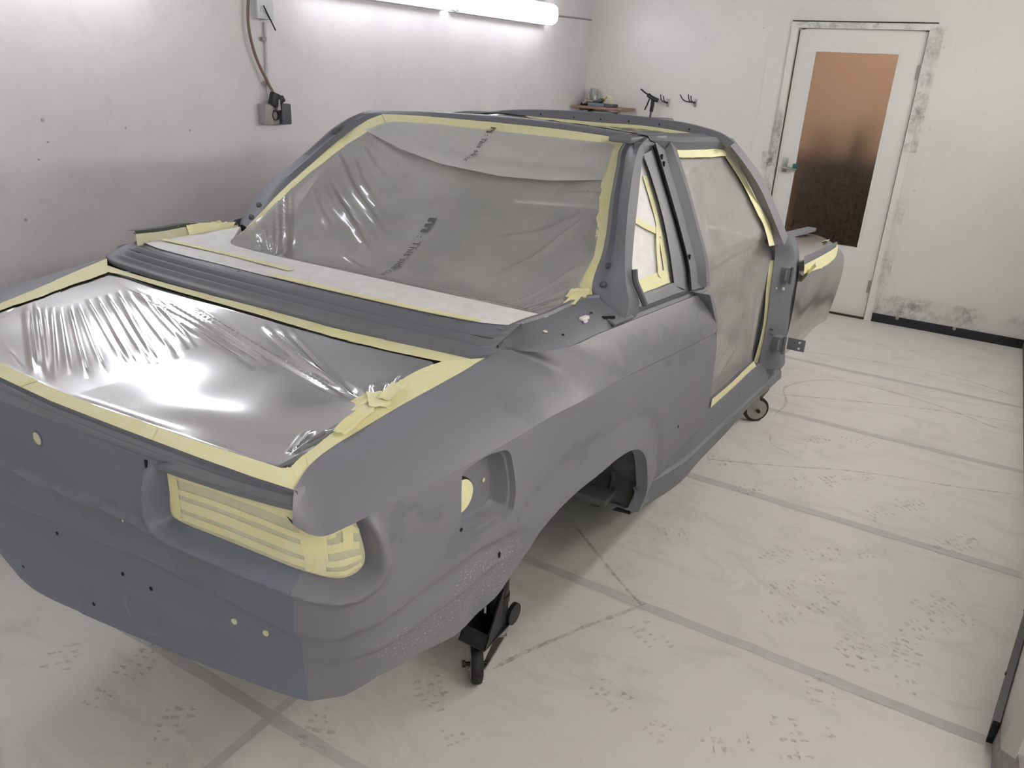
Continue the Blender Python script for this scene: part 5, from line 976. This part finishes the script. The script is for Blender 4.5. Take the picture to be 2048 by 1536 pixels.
def lettering(txt, p0, p1, size, bold, parent, off=0.0, name='printed_lettering', length=None):
    cu = bpy.data.curves.new(name, 'FONT'); cu.body = txt; cu.size = 1.0; cu.offset = .035 if bold else .008; cu.resolution_u = 3
    o = bpy.data.objects.new(name, cu); col.objects.link(o); bpy.context.view_layer.update()
    me = bpy.data.meshes.new_from_object(o.evaluated_get(bpy.context.evaluated_depsgraph_get())); bpy.data.objects.remove(o)
    V = np.array([v.co[:] for v in me.vertices]); Fc = [list(p_.vertices) for p_ in me.polygons]
    p0 = np.asarray(p0)[:2]; p1 = np.asarray(p1)[:2]; d = p1 - p0; L = np.linalg.norm(d); d /= L; up = np.array([-d[1], d[0]])
    V[:, 0] -= V[:, 0].min(); sc = (length or L) / V[:, 0].max()
    XY = p0 + (V[:, :1] * sc + off) * d + V[:, 1:2] * size * up
    dd = np.clip(dist(XY, np.vstack([wo, wo[:1]])) / .18, 0, 1); dd = dd * dd * (3 - 2 * dd)
    d2 = np.clip(dist(XY, np.vstack([fo, fo[:1]])) / .18, 0, 1); d2 = d2 * d2 * (3 - 2 * d2)
    z = FS(XY[:, 0]) - .045 * np.where(inside(XY, fo), np.minimum(dd, d2), dd) + np.maximum(folds(XY, C['fold_win']), 0) + np.where(inside(XY, fo), .008, .004)
    return mesh(name, np.stack([XY[:, 0], XY[:, 1], z], 1), Fc, plain(name, (.13, .13, .13), .6), parent, smooth=False)
for (p0_, p1_, faint) in ((C['text1'][0], C['text1'][1], 1.0), (C['text2'][0], C['text2'][1], .8)):
    d_ = p1_ - p0_
    lettering('m', p0_, p0_ + d_ * .20, .050 * faint, True, win)
    lettering(':', p0_ + d_ * .25, p0_ + d_ * .27, .030, False, win)
    lettering('This side out', p0_ + d_ * .32, p1_, .034 * faint, False, win)

# paper on the parcel shelf with tape
pt = mir_ext(C['paper_top'][:3]); rd = np.array([(.688, -.615), (.655, -.54), (.642, -.45), (.632, -.24), (.628, 0), (.632, .24), (.636, .45), (.645, .54), (.66, .60)])
shp = empty('parcel_shelf_paper', (.71, 0, 1.085)); tag(shp, 'white masking paper strip taped along the parcel shelf', 'masking paper')
ra = resample(np.column_stack([rd, np.full(len(rd), 1.0915)]), 60); rb = resample(np.array([(.79, -.638, 1.0925), (.785, -.3, 1.094), (.785, 0, 1.094), (.788, .3, 1.094), (.80, .40, 1.094), (.90, .50, 1.094), (.99, .585, 1.093)]), 60)
rng = np.random.RandomState(5)
def wavy(k, amp): return np.column_stack([np.zeros(60), np.zeros(60), amp * np.sin(np.linspace(0, 30, 60) + k * 1.7) * rng.rand(60)])
loft('paper_sheet', [ra] + [ra * (1 - t) + rb * t + wavy(k, .0016) for k, t in enumerate(np.linspace(.12, .9, 8))] + [rb, rb + np.array([.004, 0, -.02])], 'paper', shp, resamp=False, angle=60)
strip('masking_tape', ra[4:34] + np.array([0, 0, .002]), ra[4:34] + np.array([.020, 0, .003]), 'tape', shp, n=30, jit=.5, seed=80)
strip('masking_tape', np.array([(.70, .58, 1.0955), (.70, .30, 1.0955), (.69, .06, 1.0955)]), np.array([(.722, .58, 1.0955), (.722, .30, 1.0955), (.712, .06, 1.0955)]), 'tape', shp, n=30, seed=81)
lt = C['left_tape']; strip('masking_tape', lt[:4] + np.array([0, -.012, -.012]), lt[4:] + np.array([0, .008, .004]), 'tape_thin', shp, n=40, jit=.25, seed=82)
strip('masking_tape', cut(lt[:4], .5, .9) + np.array([0, -.014, -.004]), cut(lt[4:], .45, .95) + np.array([0, .0, .010]), 'tape', shp, n=20, jit=.4, seed=83)
loft('ledge_edge', [lt[4:] + np.array([0, .006, .002]), lt[4:] + np.array([0, .012, .010]), lt[4:] + np.array([0, .05, .006])], plain('ledge_green', (.06, .075, .06), .7), shp, n=30)
for i, (x, y, z, w_, h_, a_) in enumerate(((.665, .628, 1.105, .035, .022, 1.2), (.845, .632, 1.10, .06, .03, .4), (.93, .63, 1.098, .05, .03, -.3))): scrap('tape_scrap', x, y, z, w_, h_, a_, shp, 'tape', 90 + i, (.1, .6))
for i, (x, y, z, w_, h_, a_) in enumerate(((.985, -.612, 1.10, .05, .05, .2), (.93, -.626, 1.098, .06, .03, .1))): scrap('tape_scrap', x, y, z, w_, h_, a_, shp, 'tape2', 95 + i, (.2, -.1))
# quarter window
qw = empty('quarter_window_mask', (1.25, -.72, 1.08)); tag(qw, 'white paper and yellow tape over the small rear side window', 'masking paper')
q3 = C['qwin'] + np.array([0, .018, 0]); qc_ = q3.mean(0); q3b = qc_ + (q3 - qc_) * 1.08; q3b[7:, 0] += .05; q3b[:, 2] = np.minimum(q3b[:, 2], 1.402)
def sgy(z): return -.745 + .5 * (z - 1.06) + .018
V, T = cdt(q3b[:, [0, 2]], (), .012); rng = np.random.RandomState(8); P = np.stack([V[:, 0], sgy(V[:, 1]) + .002 * np.sin(V[:, 0] * 60 + V[:, 1] * 25) * rng.rand(len(V)), V[:, 1]], 1)
A = P[T]
if np.cross(A[:, 1] - A[:, 0], A[:, 2] - A[:, 0]).mean(0)[1] > 0: T = T[:, ::-1]
mesh('paper_sheet', P, T.tolist(), 'paper', qw, angle=80)
def sgstrip(pts, w_, nm='masking_tape', lift=.004, seed=0, mat='tape'):
    P2 = resample(np.array(pts, float), 24); Tn = np.gradient(P2, axis=0); Tn /= np.linalg.norm(Tn, axis=1)[:, None]; Nn = np.stack([-Tn[:, 1], Tn[:, 0]], 1)
    a = P2 + Nn * w_ / 2; b = P2 - Nn * w_ / 2
    f = lambda q: np.stack([q[:, 0], sgy(q[:, 1]) - lift, q[:, 1]], 1)
    return loft(nm, [f(a), f(b)], mat, qw, resamp=False, angle=80)
sgstrip(q3[7:, [0, 2]] + np.array([-.012, 0]), .026, seed=1); sgstrip([(1.10, 1.100), (1.21, 1.097), (1.325, 1.092)], .040, lift=.006)
sgstrip([(1.20, 1.265), (1.265, 1.235), (1.345, 1.205), (1.365, 1.195)], .018, lift=.008); sgstrip([(1.352, 1.215), (1.31, 1.165), (1.265, 1.105)], .018, lift=.009); sgstrip([(1.375, 1.375), (1.33, 1.33), (1.30, 1.305)], .018, lift=.006)
# door opening film
dm = empty('door_opening_mask', (2.1, -.7, .46)); tag(dm, 'clear masking film stretched over the doorless right door opening', 'masking film')
df = C['door_film'][:, [0, 2]]
V, T = cdt(df, (), .010)
def dy(z): return -.715 + .5 * np.clip(z - 1.06, 0, 9)
edge = np.clip(dist(V, np.vstack([df, df[:1]])) / .02, 0, 1)
P = np.stack([V[:, 0], dy(V[:, 1]) + .02 * np.clip(dist(V, np.vstack([df, df[:1]])) / .2, 0, 1) - folds(V, C['fold_door'], .0006) * edge, V[:, 1]], 1); A = P[T]
if np.cross(A[:, 1] - A[:, 0], A[:, 2] - A[:, 0]).mean(0)[1] > 0: T = T[:, ::-1]
mesh('film_sheet', P, T.tolist(), 'film_win', dm, angle=180)
dfo = C['door_film']; dti = C['door_tape_in']
for i, (a, b) in enumerate(((C['raillow'], C['rail_tape']), (C['A_in'], C['A_tape']), (C['post_in'][1:6], C['post_tape'][1:]), (C['sill0'][2:5], C['sill_tape']))):
    strip('masking_tape', a + np.array([-.002, -.001, 0]), b + np.array([-.002, -.002, 0]), 'tape', dm, n=30, jit=.2, seed=100 + i)
Pl = P * np.array([1, -1, 1]); mesh('film_sheet', Pl, T[:, ::-1].tolist(), 'film_win', tag(empty('far_door_mask', (2.1, .7, .46)), 'masking film over the door opening on the far side of the car', 'masking film'), angle=180)
wsc = tag(empty('windscreen_mask', (2.4, 0, .98)), 'masking film over the windscreen opening ahead of the roof header', 'masking film')
wa_ = resample(np.array([(2.10, -.60, 1.40), (2.12, -.3, 1.43), (2.12, 0, 1.44), (2.12, .3, 1.43), (2.10, .60, 1.40)]), 40); wb_ = resample(np.array([(2.62, -.74, .985), (2.72, -.4, 1.0), (2.74, 0, 1.01), (2.72, .4, 1.0), (2.62, .74, .985)]), 40)
loft('film_sheet', [wa_ * (1 - t) + wb_ * t + np.array([-.02 * math.sin(math.pi * t), 0, -.01 * math.sin(math.pi * t)]) for t in np.linspace(0, 1, 14)], 'film_wrap', wsc, resamp=False, angle=180)
# roof opening film between hoop and header
rf = empty('roof_opening_mask', (1.85, 0, 1.40)); tag(rf, 'masking film closing the open roof between hoop and header', 'masking film')
fa = resample(C['roof_sil'] + np.array([.10, 0, -.004]), 50); fb_ = resample(np.vstack([[(2.045, -.56, 1.40)], C['header_tape'][::-1], [(2.05, .48, 1.405), (2.06, .55, 1.40)]]), 50)
rows = [fa * (1 - t) + fb_ * t - np.array([0, 0, .022 * math.sin(math.pi * t)]) + np.column_stack([np.zeros(50), np.zeros(50), .0015 * np.sin(np.arange(50) * 1.3 + 9 * t)]) for t in np.linspace(0, 1, 18)]
loft('film_sheet', rows, 'film_wrap', rf, resamp=False, angle=180)
strip('masking_tape', fa[1:30] + np.array([.0, 0, .002]), fa[1:30] + np.array([.03, 0, .0]), 'tape', rf, n=30, jit=.3, seed=110)
# tail lamp masking
tl = empty('tail_lamp_mask', (.05, -.53, .83)); tag(tl, 'overlapping strips of yellow tape covering the right tail lamp opening', 'masking tape')
def szp(name, poly, d, mat, parent, pitch=.012):
    V, T = cdt(np.asarray(poly, float), (), pitch); P = S(V[:, 0], V[:, 1], np.full(len(V), d)); A = P[T]
    if (np.cross(A[:, 1] - A[:, 0], A[:, 2] - A[:, 0]).mean(0)) @ np.array([-1, -.4, 0]) < 0: T = T[:, ::-1]
    return mesh(name, P, T.tolist(), mat, parent, angle=60)
szp('tape_base', light, -0.0205, 'tape_thin', tl)
zt = lambda s: np.interp(s, [.33, .43, .53, .615, .66, .69, .72], [.946, .950, .9445, .934, .9225, .936, .915]); zb = lambda s: np.interp(s, [.328, .343, .466, .612, .654, .687, .72], [.850, .8415, .8396, .8234, .819, .8223, .842])
def band(s0, s1, v0, v1, d, mat='tape', skew=0.0):
    sc = np.linspace(s0, s1, 24); up = zt(sc) - (zt(sc) - zb(sc)) * (v0 + skew * (sc - s0)); dn = zt(sc) - (zt(sc) - zb(sc)) * (v1 + skew * (sc - s0))
    return szp('tape_strip', np.vstack([np.stack([sc, up], 1), np.stack([sc, dn], 1)[::-1]]), d, mat, tl)
for v0, v1 in ((.03, .20), (.37, .475), (.56, .74), (.82, .955)): band(.335 + .0 * v0, .622, v0, v1, -.0195)
band(.330, .352, .06, .97, -0.0188, 'tape2'); band(.606, .655, .02, .70, -0.0186, 'tape2'); band(.612, .650, .66, .99, -0.0180, 'tape')
for v0, v1 in ((.10, .22), (.40, .56), (.70, .82), (.90, .985)): band(.645, .714 if v0 < .5 else .717, v0, v1, -0.0190, 'tape', .0)
band(.684, .703, .05, .5, -0.0182, 'tape2', 1.5); band(.655, .672, .03, .30, -0.0180, 'tape2', -2)
# front end wrapped in film
fw = empty('front_end_wrap', (3.3, 0, .33)); tag(fw, 'front end of the car wrapped in crumpled clear film with yellow tape', 'masking film')
sec0 = np.array([(-.780, .46), (-.800, .60), (-.800, .78), (-.785, .895), (-.70, .945), (-.4, .985), (0, 1.0), (.4, .985), (.70, .945), (.785, .895), (.80, .78), (.80, .60), (.78, .46)])
sec1 = np.array([(-.777, .345), (-.804, .542), (-.808, .63), (-.790, .735), (-.735, .782), (-.4, .81), (0, .82), (.4, .81), (.735, .782), (.79, .735), (.808, .63), (.804, .542), (.777, .345)])
rows = []; rng = np.random.RandomState(11); n_ = 120
for k, t in enumerate(np.linspace(0, 1, 34)):
    q = resample(sec0 * (1 - t) + sec1 * t, n_); wr_ = np.sin(np.linspace(0, 22, n_) + 6 * t) * .006 + np.sin(np.linspace(0, 61, n_) * (1 - .3 * t) - 11 * t) * .003
    x = 2.73 + (3.95 - 2.73) * t; wr_ *= min(1, 8 * t * (1 - t) + .2); nrm_ = q - np.array([0, .6]); nrm_ /= np.linalg.norm(nrm_, axis=1)[:, None]
    rows.append(np.column_stack([np.full(n_, x) + .006 * np.sin(np.arange(n_) * .4 + k), q + nrm_ * wr_[:, None]]))
endc = rows[-1] * np.array([1, .9, 1]) + np.array([.02, 0, 0]); endc[:, 2] = .56 + (rows[-1][:, 2] - .56) * .9
loft('film_sheet', rows + [endc, endc * np.array([1, .02, 1]) * 1.0], 'film_wrap', fw, resamp=False, angle=180)
loft('apron', [np.array([(2.74, -.77, .885), (3.3, -.76, .845), (3.90, -.735, .775)]), np.array([(2.74, -.77, .50), (3.3, -.76, .42), (3.90, -.75, .38)])], 'inside', fw, n=10)
loft('apron', [np.array([(2.74, .77, .885), (3.3, .76, .845), (3.90, .735, .775)]), np.array([(2.74, .77, .50), (3.3, .76, .42), (3.90, .75, .38)])], 'inside', fw, n=10)
loft('fender_flange', [np.array([(2.74, -.805, .925), (3.2, -.80, .885), (3.6, -.785, .845), (3.93, -.752, .800)]), np.array([(2.74, -.812, .885), (3.2, -.806, .850), (3.6, -.79, .82), (3.93, -.755, .785)])], 'primer', fw, n=20)
strip('masking_tape', np.array([(2.74, -.813, .890), (3.2, -.808, .855), (3.6, -.795, .823), (3.93, -.758, .787)]), np.array([(2.74, -.818, .855), (3.2, -.818, .800), (3.6, -.806, .775), (3.93, -.765, .758)]), 'tape', fw, n=30, jit=.35, seed=120)
scrap('tape_scrap', 3.78, -.70, .815, .20, .06, .1, fw, 'tape', 121, (-.13, -.3)); scrap('tape_scrap', 2.80, -.822, .845, .06, .05, .3, fw, 'tape', 122, (0, -1.5))
MB().box((3.35, -.62, .905), (1.0, .05, .02), Matrix.Rotation(.09, 3, 'Y'), bev=.004).make('wing_rail', 'primer', fw)

# ================================================================== BODY DOLLY
dl = empty('body_dolly', (1.9, 0, 0)); tag(dl, 'black wheeled dolly frame carrying the car body above the floor', 'dolly')
fm = MB()
fm.box((1.85, -.2, .24), (2.3, .05, .05), bev=.006); fm.box((1.85, .2, .24), (2.3, .05, .05), bev=.006)
for x in (.84, 3.0): fm.box((x, 0, .24), (.05, .98, .05), bev=.006)
fm.make('frame', 'black', dl)
def caster(px, py, wx, wy, ang, post_top, big):
    r = .056 if not big else .066; wd = .030
    if not big:
        po_ = MB(); po_.cyl((px, py, .145), (px, py, post_top), .030, 24); po_.lathe((px, py, .245), (0, 0, 1), [(.033, 0), (.033, .02)], 24); po_.make('post', 'black', dl)
        MB().box((px - .055, py + .005, .165), (.13, .085, .006), bev=.002).make('mounting_plate', 'black', dl)
        for s_ in (-1, 1):
            g_ = np.array([(px - .02, py + .03 * s_, .30), (px - .02, py + .03 * s_, .168), (px - .12, py + .04 * s_, .168), (px - .10, py + .04 * s_, .205)])
            mesh('gusset', np.vstack([g_, g_ + np.array([0, .005, 0])]), [[0, 1, 2, 3], [7, 6, 5, 4], [0, 4, 5, 1], [1, 5, 6, 2], [2, 6, 7, 3], [3, 7, 4, 0]], 'black', dl, smooth=False)
        mesh('gusset', [(px - .12, py - .04, .168), (px - .12, py + .045, .168), (px - .10, py + .045, .205), (px - .10, py - .04, .205)], [[0, 1, 2, 3]], 'black', dl, smooth=False)
        lk = MB(); lk.lathe((px + .035, py - .03, .185), (0, -1, 0), [(.032, -.004), (.032, .008)], 18); lk.make('lock_lug', 'black', dl)
    else:
        MB().box((px, py, .165), (.13, .13, .01), bev=.003).make('mounting_plate', plain('rusty_plate', (.16, .11, .09), .7), dl); MB().box((px, py, .235), (.05, .05, .13)).make('post', 'black', dl, smooth=False)
    c = Vector((wx, wy, r)); ax = Vector((math.cos(ang), math.sin(ang), 0)); fw_ = Vector((-ax.y, ax.x, 0))
    fk = MB(); rot = Matrix((ax, fw_, Vector((0, 0, 1)))).transposed()
    top = .150; fk.lathe((px, py, top - .012), (0, 0, 1), [(.030, 0), (.034, .006), (.030, .012)], 20)
    for s in (-1, 1):
        a = c + ax * s * (wd / 2 + .008); t_ = Vector((px, py, top - .012)) + ax * s * (wd / 2 + .008)
        q = [t_ + fw_ * .030, t_ - fw_ * .030, a - fw_ * .014 + Vector((0, 0, -.012)), a + fw_ * .014 + Vector((0, 0, -.012))]
        fk.add([v - ax * .002 for v in q] + [v + ax * .002 for v in q], [[0, 1, 2, 3], [7, 6, 5, 4], [0, 4, 5, 1], [1, 5, 6, 2], [2, 6, 7, 3], [3, 7, 4, 0]])
    fk.box(Vector((px, py, top - .012)), (.055, .06, .004), rot)
    fork = fk.make('caster_fork', 'zinc', dl, angle=30)
    MB().lathe(c - ax * wd / 2, ax, [(r * .80, 0), (r * .94, .001), (r, wd * .25), (r, wd * .75), (r * .94, wd - .001), (r * .80, wd)], 36).make('tyre', 'rubber', fork)
    MB().lathe(c - ax * (wd / 2 + .002), ax, [(r * .78, 0), (r * .74, .002), (r * .55, .006), (r * .2, .002), (r * .2, wd + .002), (r * .55, wd - .002), (r * .74, wd + .002), (r * .78, wd + .004)], 30).make('hub', 'zinc', fork)
    MB().cyl(c - ax * .034, c + ax * .034, .006, 10).make('axle', 'black', fork); MB().lathe(c - ax * .040, ax, [(.010, 0), (.010, .010)], 6).make('axle_nut', 'black', fork)
caster(.84, -.515, .775, -.495, math.radians(-52), .50, False)
caster(3.06, -.63, 3.07, -.655, math.radians(38), .30, True)
caster(.84, .515, .80, .50, math.radians(80), .50, False)
caster(3.06, .63, 3.07, .655, math.radians(95), .30, True)
